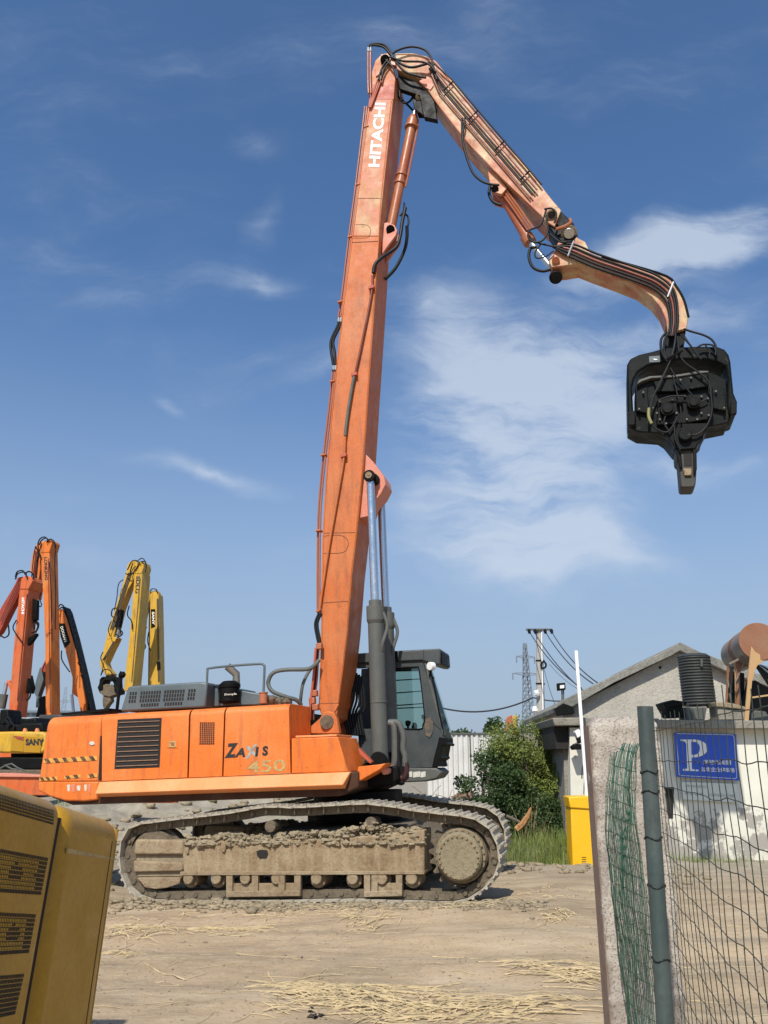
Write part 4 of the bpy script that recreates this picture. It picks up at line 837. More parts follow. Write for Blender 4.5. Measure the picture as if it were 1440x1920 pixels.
for yc in (-1.67, 1.07):
    rt = crawler(yc)
    if yc > 0: rt.matrix_basis = Matrix.Translation((-.24, 0, 0))
for o in list(bpy.data.objects):
    if o.name.startswith('crawler'):
        for k_ in ('label', 'category'):
            if k_ in o: del o[k_]
# car body between the crawlers
mb = MB(); mb.box((-1.1, -1.2, .55), (1.1, 1.2, .95)); mb.prism([(-1.5, .5), (-1.1, .9), (1.1, .9), (1.6, .5), (1.2, .42), (-1.2, .42)], -1.1, 1.1); mb.build('undercarriage', M_chain, EX, .03)
# ================================================================ OTHER MACHINES IN THE YARD
def yard_frame(px, Y, yaw, z=None):
    d = ray(px, 1420); x = d.x / d.y * Y; z = gh(x, Y) if z is None else z
    return Matrix.Translation((x, Y, z)) @ Matrix.Rotation(R(yaw), 4, 'Z')
zl = Z(0, 980, 4.5); zm = Z(0, 1160, 6.0)
class YX:
    """an excavator standing further off: traced boom and arm with thickness on a simple full undercarriage"""
    def __init__(s, name, px, Y, yaw, label, group='long boom excavators parked in the yard behind'):
        s.M = yard_frame(px, Y, yaw); s.F = Fr(s.M); s.o = empty(name, s.M, label, 'excavator', group)
    def pr(s, name, px, y0, y1, mat, bevel=.02, at=None, parent=None):
        mb = MB(); mb.prism(s.F.poly(px, y0 if at is None else at), y0, y1); return mb.build(name, mat, parent or s.o, bevel)
    def hose(s, px, y, r=.03, mat=None, name='hose', parent=None):
        mb = MB(); mb.tube([s.F.p(a, b, y) for a, b in px], r, 6, 4); return mb.build(name, mat or M_hose, parent or s.o, 0, 60)
    def cyl(s, a, b, f_, r0, r1, y, m1, m2=None):
        A, B = s.F.p(*a, y), s.F.p(*b, y); Cc = A.lerp(B, f_)
        mb = MB(); mb.cyl(A, Cc, r0, seg=14); mb.build('cylinder_barrel', m1, s.o); mb = MB(); mb.cyl(Cc, B, r1, seg=12); mb.build('cylinder_rod', m2 or M_chrome, s.o)
    def text(s, t, bl, br, tl, y, mat, parent, bold=.04): return text_on('lettering', t, s.F.p(*bl, y), s.F.p(*br, y), s.F.p(*tl, y), mat, parent, bold=bold)
    def base(s, body, dark=True, w=1.4, top=2.0, tail=3.0, front=1.6):
        """upper structure, cab and crawlers round the local origin"""
        mb = MB(); mb.prism([(-tail, 1.15), (front, 1.1), (front, 1.9), (-tail * .3, top), (-tail, top - .1)], -w, w); mb.build('upper_body', body, s.o, .08)
        mb = MB(); mb.prism([(.5, 1.1), (2.2, 1.1), (2.35, 1.9), (1.9, 3.0), (.5, 3.0)], .4, w); mb.build('cab', M_grey, s.o, .05)
        mb = MB(); mb.prism([(.7, 1.9), (2.15, 1.9), (1.8, 2.85), (.7, 2.85)], .38, .4); mb.build('cab_window', M_dark, s.o)
        for y_ in (-1.6, 1.0):
            mb = MB(); mb.prism([(-2.4, .1), (-2.1, 0), (2.1, 0), (2.4, .1), (2.6, .5), (2.3, .95), (-2.3, .95), (-2.6, .5)], y_, y_ + .6); mb.build('crawler', M_chain, s.o, .06)
        mb = MB(); mb.cyl((0, 0, .6), (0, 0, 1.2), .8, seg=20); mb.build('slew_ring', M_black, s.o)
def yard_hammer(x, X0, Y0, S, y, mat=None):
    """small hammer: yoke, case and jaw traced in zoom coordinates, scaled by S"""
    k = lambda pts: zl([(X0 + a * S, Y0 + b * S) for a, b in pts])
    h = x.pr('pile_hammer', k([(0, 60), (5, 20), (25, 0), (125, -5), (145, 20), (150, 90), (170, 110), (165, 150), (130, 130), (125, 60), (110, 30), (45, 32), (30, 70), (32, 110), (0, 120), (-15, 95)]), y, y + .6, M_hblack, .03)
    x.pr('gear_case', k([(-15, 90), (30, 75), (60, 60), (110, 70), (130, 100), (165, 110), (160, 150), (110, 165), (90, 175), (40, 165), (0, 135)]), y + .05, y + .55, M_chain if mat else M_hblack, .03, parent=h)
    x.pr('clamp_jaw', k([(35, 160), (95, 165), (100, 210), (75, 240), (45, 285), (32, 255), (28, 200)]), y + .1, y + .45, M_chain if mat else M_hblack, .03, parent=h)
    return h
def lines(x, A, B, n, dx, y, r, mat, parent=None):
    for i in range(n):
        mb = MB(); mb.tube([x.F.p(a + dx * i, b, y) for a, b in zl([A, B])], r, 5); mb.build('pipe', mat, parent or x.o, 0, 60)
M_red.node_tree.nodes['Principled BSDF']
M_dkred = paint('dark_red_paint', (.34, .045, .02), fade=(.4, .09, .05), dirt_amt=.5)
# red excavator at the far left, "HITACHI"
r = YX('excavator', 30, 33, -13, 'red orange excavator with white boom lettering, its dark arm cut by the left edge')
rb = r.pr('boom', zl([(165, 560), (188, 520), (240, 520), (238, 560), (222, 800), (203, 1000), (170, 1350), (135, 1640), (70, 1600), (95, 1300), (120, 1000), (145, 760)]), -.33, .33, M_red)
r.pr('boom_head', zl([(165, 560), (180, 470), (215, 445), (260, 455), (275, 490), (240, 560)]), -.36, .36, M_red)
r.pr('arm', zl([(130, 510), (148, 462), (190, 455), (190, 520), (145, 630), (65, 790), (0, 920), (-60, 980), (-60, 850), (0, 730), (90, 580)]), -.2, .1, M_dkred)
r.text('HITACHI', *[q for q in zl([(183, 632), (180, 770), (207, 633)])], -.33, M_white, rb)
for h_ in ([(130, 460), (145, 415), (190, 405), (215, 440)], [(215, 430), (240, 412), (275, 430), (285, 480)], [(130, 480), (150, 430), (210, 420), (230, 470)]): r.hose(zl(h_), -.4)
r.hose(zl([(140, 820), (110, 880), (130, 930), (195, 1020)]), -.4, .025); r.hose(zl([(70, 860), (75, 940), (40, 970), (10, 955)]), -.3, .03)
r.cyl(zl([(10, 1570)])[0], zl([(55, 1350)])[0], .55, .16, .08, -.2, M_cylg); r.pr('lug', zl([(50, 1330), (75, 1330), (110, 1400), (90, 1430)]), -.2, .2, M_red)
r.pr('cylinder_lug', zl([(225, 980), (300, 930), (305, 945), (260, 1010), (225, 1040)]), -.1, .1, M_black)
for h_ in ([(290, 680), (300, 740), (290, 820), (320, 870), (300, 930)], [(280, 820), (325, 850), (310, 910), (270, 930)], [(270, 640), (290, 700), (280, 780), (290, 900)]): r.hose(zl(h_), .1, .035)
r.pr('cylinder_barrel', zl([(272, 640), (310, 650), (305, 820), (275, 825)]), .0, .2, M_black)
r.pr('quick_coupler', zl([(200, 1290), (225, 1280), (250, 1390), (235, 1440), (195, 1430), (185, 1340)]), .1, .5, M_hblack); r.hose(zl([(195, 1440), (200, 1490), (240, 1490), (258, 1440), (245, 1390)]), .2, .035)
lines(r, (150, 500), (0, 830), 3, 3.2, -.32, .022, M_pipe); lines(r, (228, 600), (145, 1500), 1, 3, -.36, .02, M_pipe); r.base(M_red, top=1.9)
# tall orange one, lettering LONKING
l2 = YX('excavator', 88, 36, -13, 'tall bright orange excavator with dark lettering near the top of its upright boom')
lb = l2.pr('boom', zl([(345, 250), (415, 235), (420, 500), (428, 900), (432, 1640), (385, 1640), (380, 1000), (365, 620), (350, 450)]), -.36, .30, M_orange2)
l2.pr('boom_head', zl([(340, 255), (345, 190), (380, 150), (430, 145), (440, 165), (415, 250)]), -.38, .24, M_orange2)
l2.pr('arm', zl([(278, 250), (300, 195), (345, 155), (380, 160), (360, 230), (335, 320), (340, 380), (320, 520), (300, 640), (280, 640), (275, 430), (255, 410), (262, 330)]), -.1, .35, M_orange2)
l2.text('LONKING', *zl([(370, 292), (378, 486), (398, 290)]), -.36, M_blackletter, lb)
for h_ in ([(320, 180), (335, 140), (370, 120), (400, 140), (395, 170)], [(330, 190), (350, 150), (385, 130), (415, 150)], [(400, 150), (430, 140), (460, 165), (465, 210)], [(320, 170), (325, 230), (345, 290)], [(300, 200), (325, 260), (310, 330)]): l2.hose(zl(h_), -.45)
l2.hose(zl([(345, 590), (335, 640), (350, 690), (340, 710), (320, 690)]), -.4, .025); l2.hose(zl([(450, 800), (430, 900), (385, 950)]), -.42, .02, M_cyl)
l2.pr('boom_lug', zl([(385, 1150), (345, 1230), (350, 1260), (385, 1260)]), -.2, .2, M_dkred)
l2.pr('boom_cylinder', zl([(335, 1220), (375, 1240), (365, 1330), (320, 1460), (345, 1560), (300, 1560), (305, 1470), (285, 1430), (300, 1340)]), 0, .3, M_hood); l2.pr('bellows', zl([(320, 1560), (330, 1480), (370, 1460), (385, 1500), (385, 1640), (300, 1640)]), 0, .5, M_black)
lines(l2, (300, 240), (272, 520), 3, 2.6, -.14, .02, M_pipe); lines(l2, (408, 300), (424, 1600), 1, 2, -.38, .018, M_pipe); l2.base(M_orange2)
for h_ in ([(300, 200), (285, 280), (270, 420), (262, 520)], [(350, 170), (330, 260), (312, 420), (300, 600)], [(440, 160), (470, 200), (462, 320), (470, 600), (466, 900)], [(415, 330), (432, 600), (440, 1000)], [(385, 1180), (360, 1240), (372, 1320)]): l2.hose(zl(h_), -.42, .022)
# orange and black leaning one, lettering DOOSAN
d3 = YX('excavator', 135, 38, -6, 'orange excavator whose black backed boom leans to the right, pale lettering on black')
db = d3.pr('boom', zl([(482, 745), (500, 725), (545, 735), (575, 850), (640, 1080), (690, 1320), (735, 1600), (680, 1600), (650, 1440), (600, 1270), (545, 1060), (500, 900)]), -.33, .33, M_orange2)
d3.pr('boom_back', zl([(520, 722), (540, 705), (562, 765), (620, 960), (700, 1290), (765, 1600), (748, 1600), (697, 1330), (646, 1090), (584, 850), (552, 740)]), -.34, .33, M_black)
dp = d3.pr('label_patch', zl([(495, 850), (545, 850), (592, 1010), (545, 1060), (510, 960)]), -.345, -.33, M_black, 0)
d3.text('DOOSAN', *zl([(508, 880), (545, 1008), (530, 872)]), -.35, M_sticker, dp)
d3.pr('boom_lug', zl([(610, 1290), (645, 1400), (665, 1480), (605, 1440), (610, 1360)]), -.15, .15, M_orange2)
d3.cyl(zl([(625, 1640)])[0], zl([(605, 1450)])[0], .2, .14, .07, -.1, M_hood); d3.hose(zl([(520, 1080), (520, 1150), (560, 1220), (590, 1260)]), -.35, .03)
for h_ in ([(490, 720), (510, 690), (540, 710), (545, 760)], [(500, 730), (530, 715), (560, 790)]): d3.hose(zl(h_), -.4)
d3.hose(zl([(655, 1180), (690, 1200), (700, 1280), (680, 1290)]), -.37, .03); d3.base(M_orange2)
# yellow, lettering SDLG, with its own hammer
y4 = YX('excavator', 238, 37, -12, 'yellow excavator with dark boom lettering and a brown pile hammer on its folded arm')
yb = y4.pr('boom', zl([(1135, 430), (1190, 400), (1200, 430), (1175, 760), (1150, 1050), (1120, 1360), (1110, 1420), (1045, 1420), (1065, 1200), (1095, 940), (1115, 700)]), -.35, .45, M_yellow)
y4.pr('boom_head', zl([(1135, 430), (1150, 350), (1180, 325), (1205, 330), (1212, 370), (1195, 430)]), -.37, .38, M_yellow)
y4.pr('arm', zl([(1062, 425), (1075, 355), (1100, 325), (1150, 318), (1170, 345), (1150, 400), (1130, 480), (1080, 560), (1020, 720), (985, 860), (955, 970), (895, 1000), (905, 920), (960, 760), (1010, 600)]), -.2, .3, M_yellow)
y4.pr('gooseneck', zl([(892, 985), (955, 960), (985, 970), (930, 1080), (885, 1180), (900, 1225), (940, 1270), (935, 1300), (890, 1285), (850, 1225), (840, 1180), (870, 1090)]), -.2, .3, M_yellow)
y4.text('SDLG', *zl([(1150, 450), (1140, 597), (1184, 452)]), -.35, M_blackletter, yb)
y4.cyl(zl([(1020, 740)])[0], zl([(985, 980)])[0], .6, .16, .07, -.1, M_black); y4.pr('link', zl([(940, 960), (1000, 970), (990, 1000), (940, 1040), (920, 1030)]), -.1, .15, M_dyellow)
for h_ in ([(960, 800), (940, 780), (950, 730), (985, 720)], [(1000, 890), (1035, 930), (1010, 960), (980, 940)], [(1010, 880), (1020, 950), (990, 970)], [(1075, 400), (1110, 330), (1150, 320), (1185, 350)], [(1060, 430), (1100, 440), (1140, 400), (1170, 350)], [(1190, 330), (1225, 330), (1235, 380)], [(1090, 700), (1075, 780), (1110, 830), (1115, 900)], [(1120, 340), (1100, 420), (1130, 430)]): y4.hose(zl(h_), -.42, .028)
yard_hammer(y4, 835, 1300, .98, -.3, True); y4.pr('hammer_neck', zl([(900, 1270), (935, 1270), (945, 1300), (890, 1300)]), -.2, .1, M_black); lines(y4, (1085, 420), (930, 900), 3, 2.8, -.23, .024, M_chain); lines(y4, (960, 1000), (865, 1160), 2, 3, -.23, .022, M_chain); lines(y4, (1182, 470), (1110, 1340), 1, 3, -.38, .018, M_chain); y4.base(M_yellow)
for h_ in ([(1150, 330), (1200, 300), (1235, 350), (1225, 420)], [(1040, 480), (1000, 520), (985, 640), (965, 740)], [(985, 760), (1015, 800), (1000, 870), (975, 930)], [(940, 830), (915, 900), (930, 960)], [(870, 1090), (850, 1140), (870, 1210), (850, 1290)], [(930, 1290), (985, 1330), (990, 1430), (950, 1470)], [(850, 1290), (880, 1240), (930, 1250), (960, 1300)]): y4.hose(zl(h_), -.45, .022)
# ochre yellow, lettering SANY
s5 = YX('excavator', 290, 40, -4, 'ochre excavator with white lettering on a black band, behind the grey engine hood')
sb = s5.pr('boom', zl([(1268, 610), (1300, 590), (1338, 600), (1345, 900), (1352, 1380), (1255, 1380), (1262, 1000)]), -.3, .4, M_yellow)
s5.pr('boom_side', zl([(1255, 720), (1270, 700), (1275, 900), (1262, 1000), (1255, 1380), (1248, 1380)]), -.28, .2, M_black); s5.pr('boom_head', zl([(1262, 625), (1275, 580), (1320, 570), (1338, 600), (1335, 640)]), -.28, .25, M_yellow)
sp5 = s5.pr('label_band', zl([(1272, 730), (1310, 730), (1308, 880), (1274, 890)]), -.31, -.30, M_black, 0); s5.text('SANY', *zl([(1282, 752), (1284, 862), (1303, 752)]), -.315, M_white, sp5)
s5.pr('arm', zl([(1208, 640), (1222, 590), (1262, 575), (1270, 640), (1245, 700), (1215, 820), (1195, 880), (1190, 800), (1205, 700)]), -.1, .3, M_dyellow)
s5.pr('cylinder_barrel', zl([(1195, 870), (1225, 880), (1215, 1010), (1190, 1000)]), 0, .2, M_black)
for h_ in ([(1215, 1000), (1228, 1050), (1200, 1090)], [(1195, 1000), (1210, 1060), (1175, 1110)], [(1265, 580), (1285, 558), (1320, 565), (1325, 590)], [(1255, 920), (1245, 1000), (1270, 1080)], [(1230, 870), (1238, 890)], [(1200, 990), (1190, 1080), (1185, 1120)]): s5.hose(zl(h_), -.35, .028)
s5.pr('cylinder', zl([(1320, 1170), (1350, 1170), (1355, 1240), (1325, 1250)]), -.35, -.3, M_black); lines(s5, (1325, 640), (1335, 1340), 2, 2, -.33, .02, M_chain); lines(s5, (1235, 600), (1205, 820), 2, 2.5, -.13, .02, M_chain); s5.base(M_yellow)
# low yellow body with red stripe at the left, lettering SANY
y6 = YX('excavator', 40, 27, -12, 'yellow excavator counterweight with dark lettering and red stripe, left of the orange body', 'long boom excavators parked in the yard behind')
yb6 = y6.pr('counterweight', zm([(-120, 1275), (135, 1268), (475, 1272), (520, 1300), (520, 1470), (470, 1515), (30, 1512), (-120, 1500)]), -1.2, 1.3, M_yellow, .06)
y6.pr('recess', zm([(140, 1310), (262, 1320), (262, 1500), (115, 1490)]), -1.23, -1.2, M_dyellow, .02, parent=yb6); y6.pr('red_stripe', zm([(145, 1320), (260, 1328), (262, 1370), (200, 1358)]), -1.24, -1.22, M_dkred, 0, parent=yb6)
y6.pr('lower_skirt', zm([(262, 1322), (480, 1330), (450, 1510), (262, 1505)]), -1.225, -1.2, M_dyellow, .02, parent=yb6)
y6.text('SANY', *zm([(288, 1425), (495, 1425), (288, 1352)]), -1.23, M_blackletter, yb6, .05)
for X in (272, 408): y6.pr('lifting_eye', zm([(X - 22, 1275), (X - 8, 1235), (X + 8, 1232), (X + 22, 1275)]), -1.15, -1.05, M_rail, .01)
y6.pr('engine_deck', zm([(-100, 1272), (-60, 1200), (120, 1180), (200, 1195), (240, 1175), (470, 1170), (490, 1272)]), -.9, 1.1, M_black, .05)
y6.pr('deck_clutter', zm([(200, 1190), (220, 1120), (300, 1125), (400, 1110), (420, 1190)]), -.5, .5, M_black, .05); y6.pr('air_box', zm([(-20, 1200), (0, 1020), (90, 1020), (105, 1190)]), -.7, 0, M_black, .05)
y6.pr('crawler', zm([(-140, 1700), (-140, 1560), (500, 1550), (520, 1600), (520, 1700)]), -1.1, 1.1, M_black, .06); y6.pr('slew_ring', zm([(120, 1515), (400, 1515), (400, 1560), (120, 1560)]), -.5, .5, M_black)
for X, Y_ in ((30, 1180), (60, 1150), (90, 1200)): y6.hose(zm([(X, Y_), (X + 30, Y_ - 40), (X + 70, Y_ + 10), (X + 60, Y_ + 50)]), -.95, .03)
# red blade lying on the ground left of the machine
bl = place('dozer_blade', (P(30, 1470, 19.5).x, 19.5, gh(P(30, 1470, 19.5).x, 19.5)), 'long red steel blade lying on the ground between the two excavators at the left', 'steel blade', R(-6))
Fb = Fr(bl.matrix_world.copy() if False else Matrix.Translation(bl.location) @ Matrix.Rotation(R(-6), 4, 'Z'))
mb = MB(); mb.prism(Fb.poly(zm([(-100, 1775), (420, 1770), (560, 1790), (560, 1990), (-100, 1990)])), 0, .1); mb.build('blade_plate', M_red, bl, .02)
mb = MB(); mb.prism(Fb.poly(zm([(-100, 1740), (30, 1738), (420, 1758), (560, 1765), (560, 1785), (-100, 1778)])), -.06, .5); mb.build('blade_lip', M_pink, bl, .01)
bl2 = place('steel_beam', (P(300, 1497, 21).x, 21.0, 0), 'pink red steel beam lying on the dirt heap under the tail of the orange machine', 'steel beam', R(-4))
mb = MB(); Fb = Fr(Matrix.Translation((P(300, 1497, 21).x, 21.0, 0)) @ Matrix.Rotation(R(-4), 4, 'Z')); mb.prism(Fb.poly([(228, 1496), (262, 1490), (345, 1490), (330, 1500), (300, 1503), (240, 1499)]), 0, .25); mb.prism(Fb.poly([(240, 1502), (330, 1502), (330, 1506), (240, 1506)]), .05, .2); mb.build('beam', M_red, bl2, .01)
bl3 = place('jack_frame', (P(20, 1447, 20.5).x, 20.5, 0), 'small wire jack frame lying on the ground in front of the yellow counterweight', 'frame')
mb = MB(); pts_ = [P(a, b, 20.5) - bl3.location for a, b in zm([(-20, 1700), (60, 1650), (130, 1632), (200, 1680), (290, 1715)])]; mb.tube(pts_, .02, 6); mb.tube([P(a, b, 20.5) - bl3.location for a, b in zm([(60, 1650), (130, 1690), (200, 1700)])], .02, 6); mb.build('bent_rod', M_cylg, bl3)

# foreground yellow machine corner (bottom left)
u_ = Vector((.048, .983, -.176)).normalized(); n0 = Vector((0, .176, .984)); w_ = (n0 - u_ * n0.dot(u_)).normalized(); nn = u_.cross(w_)   # nn points +x
# local axes: x = u (away), y = -nn (into the machine), z = w
Rf = Matrix((( u_.x, -nn.x, w_.x), (u_.y, -nn.y, w_.y), (u_.z, -nn.z, w_.z))).to_4x4()
MF = Matrix.Translation((-1.2, 3.5, 1.0)) @ Rf
FF = Fr(MF); FGM = empty('parked_yellow_excavator', MF, 'ochre yellow engine housing with perforated vents, cut off by the lower left corner', 'excavator')
zf = Z(0, 1440, 4.0)
def fp(name, px, y0, y1, mat, bevel=.01, parent=None, at=0.0):
    mb = MB(); mb.prism(FF.poly(px, at), y0, y1); return mb.build(name, mat, parent or FGM, bevel)
X_seam_t, X_edge_t = FF.p(126, 1515), FF.p(226, 1552)
A_ = [FF.p2(*q, 0) for q in [(126, 1508), (222, 1537), (236, 1560), (222, 1650), (196, 1800), (163, 1960), (45, 1960)]]
# door panel to the right of the seam, main panel to the left; both run past the frame edge
top_z = max(q[1] for q in A_[:2]); 
zt0 = FF.p2(60, 1478)[1]
xs_, xe_ = FF.p2(90, 1720)[0], FF.p2(208, 1720)[0]
zb2 = -1.35
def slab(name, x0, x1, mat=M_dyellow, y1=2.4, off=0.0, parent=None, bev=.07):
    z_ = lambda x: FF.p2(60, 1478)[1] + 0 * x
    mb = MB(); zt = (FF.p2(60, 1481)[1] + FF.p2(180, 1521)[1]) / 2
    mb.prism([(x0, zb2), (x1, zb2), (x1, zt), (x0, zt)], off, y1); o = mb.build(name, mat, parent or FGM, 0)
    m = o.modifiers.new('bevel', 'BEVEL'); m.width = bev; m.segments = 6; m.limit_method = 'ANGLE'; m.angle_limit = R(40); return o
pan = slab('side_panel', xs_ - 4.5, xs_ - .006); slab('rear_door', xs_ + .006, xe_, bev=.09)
mb = MB(); mb.prism([(xs_ - 4.4, zb2 + .1), (xe_ - .05, zb2 + .1), (xe_ - .05, zt0 - .06), (xs_ - 4.4, zt0 - .06)], .03, 2.3); mb.build('inner_frame', M_dark, FGM)
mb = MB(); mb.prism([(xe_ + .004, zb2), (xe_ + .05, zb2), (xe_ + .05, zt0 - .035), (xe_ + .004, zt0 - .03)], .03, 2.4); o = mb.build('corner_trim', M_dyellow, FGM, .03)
MFi = MF.inverted(); mb = MB()
pts8 = [MFi @ Vector(c) for c in [(-4.3, 2.9, 1.2), (-2.7, 2.9, 1.2), (-2.7, 4.55, 1.2), (-4.3, 4.55, 1.2), (-4.2, 3.0, 3.15), (-2.8, 3.0, 3.15), (-2.8, 4.45, 3.15), (-4.2, 4.45, 3.15)]]
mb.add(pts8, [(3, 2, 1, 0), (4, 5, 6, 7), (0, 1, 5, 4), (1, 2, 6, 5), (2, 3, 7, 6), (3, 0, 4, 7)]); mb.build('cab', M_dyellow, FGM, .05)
def vent(px4, rows, cols, lit):
    q = [FF.p(a, b, 0) for a, b in px4]; v_ = MB(); g = MB(); y_ = MB(); v_.add([p + Vector((0, -.0005, 0)) for p in (q[0], q[1], q[2], q[3])], [(0, 1, 2, 3)])
    for i in range(cols):
        for j in range(rows):
            fx_, fz_ = (i + .5 + (.5 if j % 2 else 0) * .0) / cols, (j + .5) / rows
            c_ = (q[0] * (1 - fx_) + q[1] * fx_) * (1 - fz_) + (q[3] * (1 - fx_) + q[2] * fx_) * fz_
            hx = (q[1] - q[0]).length / cols * .30; hz_ = (q[3] - q[0]).length / rows * .36
            g.add([c_ + Vector((sx * hx, -.0015, sz * hz_)) for sx, sz in ((-1, -1), (1, -1), (1, 1), (-1, 1))], [(0, 1, 2, 3)])
            if lit and i < cols - 6 and 0 < j < rows - 1 and noise.noise(Vector((i * .11, j * .35, 2))) > -.28:
                y_.add([c_ + Vector((sx * hx * .8, -.0025, sz * hz_ * .62 - hz_ * .2)) for sx, sz in ((-1, -1), (1, -1), (1, 1), (-1, 1))], [(0, 1, 2, 3)])
    o = g.build('vent', M_dark, FGM, smooth=False)
    if y_.v: y_.build('vent_innards', M_yellow, o, smooth=False)
vent(zf([(-330, 90), (405, 315), (400, 430), (-330, 225)]), 5, 62, False)
vent(zf([(-330, 540), (362, 672), (305, 955), (-330, 915)]), 9, 52, True)
vent(zf([(-330, 1060), (270, 1095), (215, 1390), (-330, 1430)]), 9, 46, True)
vent(zf([(-330, 1580), (182, 1540), (110, 1850), (-330, 1945)]), 9, 42, False)
mb = MB(); mb.box((xe_ - .118, -.0012, zb2), (xe_ - .112, .004, zt0 - .10)); mb.build('panel_gap', M_dark, FGM)
# highlight on the housing door, painted as a paler band
fp('highlight_band', zf([(500, 600), (870, 680), (872, 690), (498, 640)]), -.001, .002, M_gold, 0)

# ================================================================ RIGHT HAND SIDE
def wall_mat(name, a, b_, c):
    b = MatB(name); n1 = b.noise(.8, 8, .65); n2 = b.noise(2.2, 9, .7, off=5); n3 = b.noise(30, 6, .7)
    spx = b.N.new('ShaderNodeSeparateXYZ'); b.L.new(b.tc.outputs['Object'], spx.inputs[0])
    low = b.rng(spx.outputs[2], 0.2, 1.3, .17, 0); low.node.clamp = True
    ad = b.N.new('ShaderNodeMath'); ad.operation = 'ADD'; b.L.new(n2, ad.inputs[0]); b.L.new(low, ad.inputs[1])
    col = b.mix(b.rng(n1, .4, .65), a, b_); m = b.rng(ad.outputs[0], .62, .66); m.node.clamp = True; col = b.mix(m, col, c)
    b.set('Base Color', col); b.set('Roughness', .9); b.bump(n3, .3, .01); return b.m
M_plaster = wall_mat('peeling_white_plaster', (.70, .68, .58), (.60, .57, .47), (.34, .31, .27))
M_concrete = wall_mat('rough_concrete', (.36, .31, .26), (.44, .39, .33), (.27, .22, .19))
M_slab = mud_mat('weathered_slab', (.23, .21, .17), (.32, .29, .24), (.10, .09, .07))
M_gable = mud_mat('grey_gable_render', (.40, .37, .31), (.50, .46, .39), (.24, .22, .18))
M_roof = mud_mat('weathered_roof_edge', (.17, .165, .14), (.30, .285, .24), (.08, .08, .07))
def Wd(px, py, Y, o): return P(px, py, Y) - o
I4 = Matrix.Identity(4)
class Plane:
    def __init__(s, Y, o, yaw=0): s.F = Fr(Matrix.Translation(o) @ Matrix.Rotation(R(yaw), 4, 'Z'))
    def poly(s, px, y=0): return s.F.poly(px, y)
def thing(name, px, Y, yaw, label, cat, group=None, z=0.0):
    d = ray(px, 1420); x = d.x / d.y * Y; M = Matrix.Translation((x, Y, z)) @ Matrix.Rotation(R(yaw), 4, 'Z')
    return empty(name, M, label, cat, group), Fr(M)
def pp(o, f, name, px, y0, y1, mat, bevel=.006, at=None):
    mb = MB(); mb.prism(f.poly(px, y0 if at is None else at), y0, y1); return mb.build(name, mat, o, bevel)
# gate house
gh_o, gf = thing('gatehouse', 1240, 17.3, -3, 'low white plastered gatehouse with peeling paint and a flat concrete slab roof', 'building')
pp(gh_o, gf, 'wall', [(1068, 1364), (1500, 1366), (1500, 1625), (1072, 1625)], 0, 5, M_plaster, .01)
pp(gh_o, gf, 'roof_slab', [(1232, 1349), (1520, 1352), (1520, 1367), (1234, 1366)], -.28, 5.2, M_slab, .02)
pp(gh_o, gf, 'roof_slab', [(1036, 1346), (1100, 1345), (1236, 1347), (1236, 1360), (1100, 1360), (1040, 1361)], -.20, 5.2, M_slab, .02)
pp(gh_o, gf, 'window', [(1242, 1476), (1264, 1476), (1262, 1535), (1244, 1535)], -.004, .05, M_dark, 0)
pp(gh_o, gf, 'side_recess', [(1038, 1362), (1066, 1362), (1066, 1405), (1042, 1405)], .1, 2, M_dark, .01)
pp(gh_o, gf, 'side_wall', [(1056, 1362), (1068, 1362), (1072, 1625), (1062, 1625)], .3, 4.5, M_slab, .01)
# parking sign
sg, sf = thing('parking_sign', 1325, 17.15, -3, 'blue parking sign with a large white P, on the gatehouse wall', 'sign')
M_blue = paint('sign_blue', (.014, .085, .58), fade=(.02, .13, .62), dirt_amt=.08, rough=.35, bump=.02)
zs = Z(1240, 1350, 7.2)
pl = pp(sg, sf, 'sign_board', zs([(178, 168), (1010, 190), (1050, 820), (212, 768)]), 0, .03, M_blue, 0)
mb = MB()
for a, b in (((205, 182), (955, 200)), ((955, 200), (980, 225)), ((980, 225), (1018, 775)), ((1018, 775), (1000, 792)), ((1000, 792), (255, 748)), ((255, 748), (238, 735)), ((238, 735), (205, 182))):
    p_, q_ = sf.p(*zs([a])[0], -.004), sf.p(*zs([b])[0], -.004); mb.tube([p_, q_], .006, 5)
mb.build('border_line', M_white, pl)
def st(t, a, b, c, bold=.02, mat=M_white, par=pl, y=-.003): return text_on('lettering', t, sf.p(*zs([a])[0], y), sf.p(*zs([b])[0], y), sf.p(*zs([c])[0], y), mat, par, bold=bold)
# serif P built from shapes
mb = MB(); PT = lambda pts: sf.poly(zs(pts), 0)
mb.prism(PT([(258, 262), (420, 262), (418, 286), (400, 290), (412, 662), (500, 672), (502, 692), (290, 684), (290, 660), (348, 656), (335, 320), (312, 288), (262, 284)]), -.006, -.002)
bow = [(395 + 10, 262)] + [(430 + 195 * math.cos(R(t)), 384 - 122 * math.sin(R(t))) for t in range(88, -92, -12)] + [(404, 506), (404, 470)] + [(445 + 75 * math.cos(R(t)), 382 - 88 * math.sin(R(t))) for t in range(-88, 92, 12)] + [(402, 294)]
mb.prism(PT(bow), -.007, -.003); mb.build('letter_p', M_white, pl, 0)
st('龙波利加园', (560, 598), (940, 606), (560, 535)); st('过境企业停车场', (540, 695), (988, 712), (540, 630))
nb, nf = thing('notice_board', 1320, 17.2, -3, 'faded pale notice panel with thin grey writing, below the blue parking sign', 'notice')
sf2 = nf; pn = pp(nb, nf, 'panel', zs([(262, 835), (1035, 862), (1048, 1118), (275, 1072)]), 0, .02, flat('faded_panel', (.66, .68, .60), .6, var=.1), 0)
M_faint = flat('faint_grey_writing', (.40, .42, .38), .7)
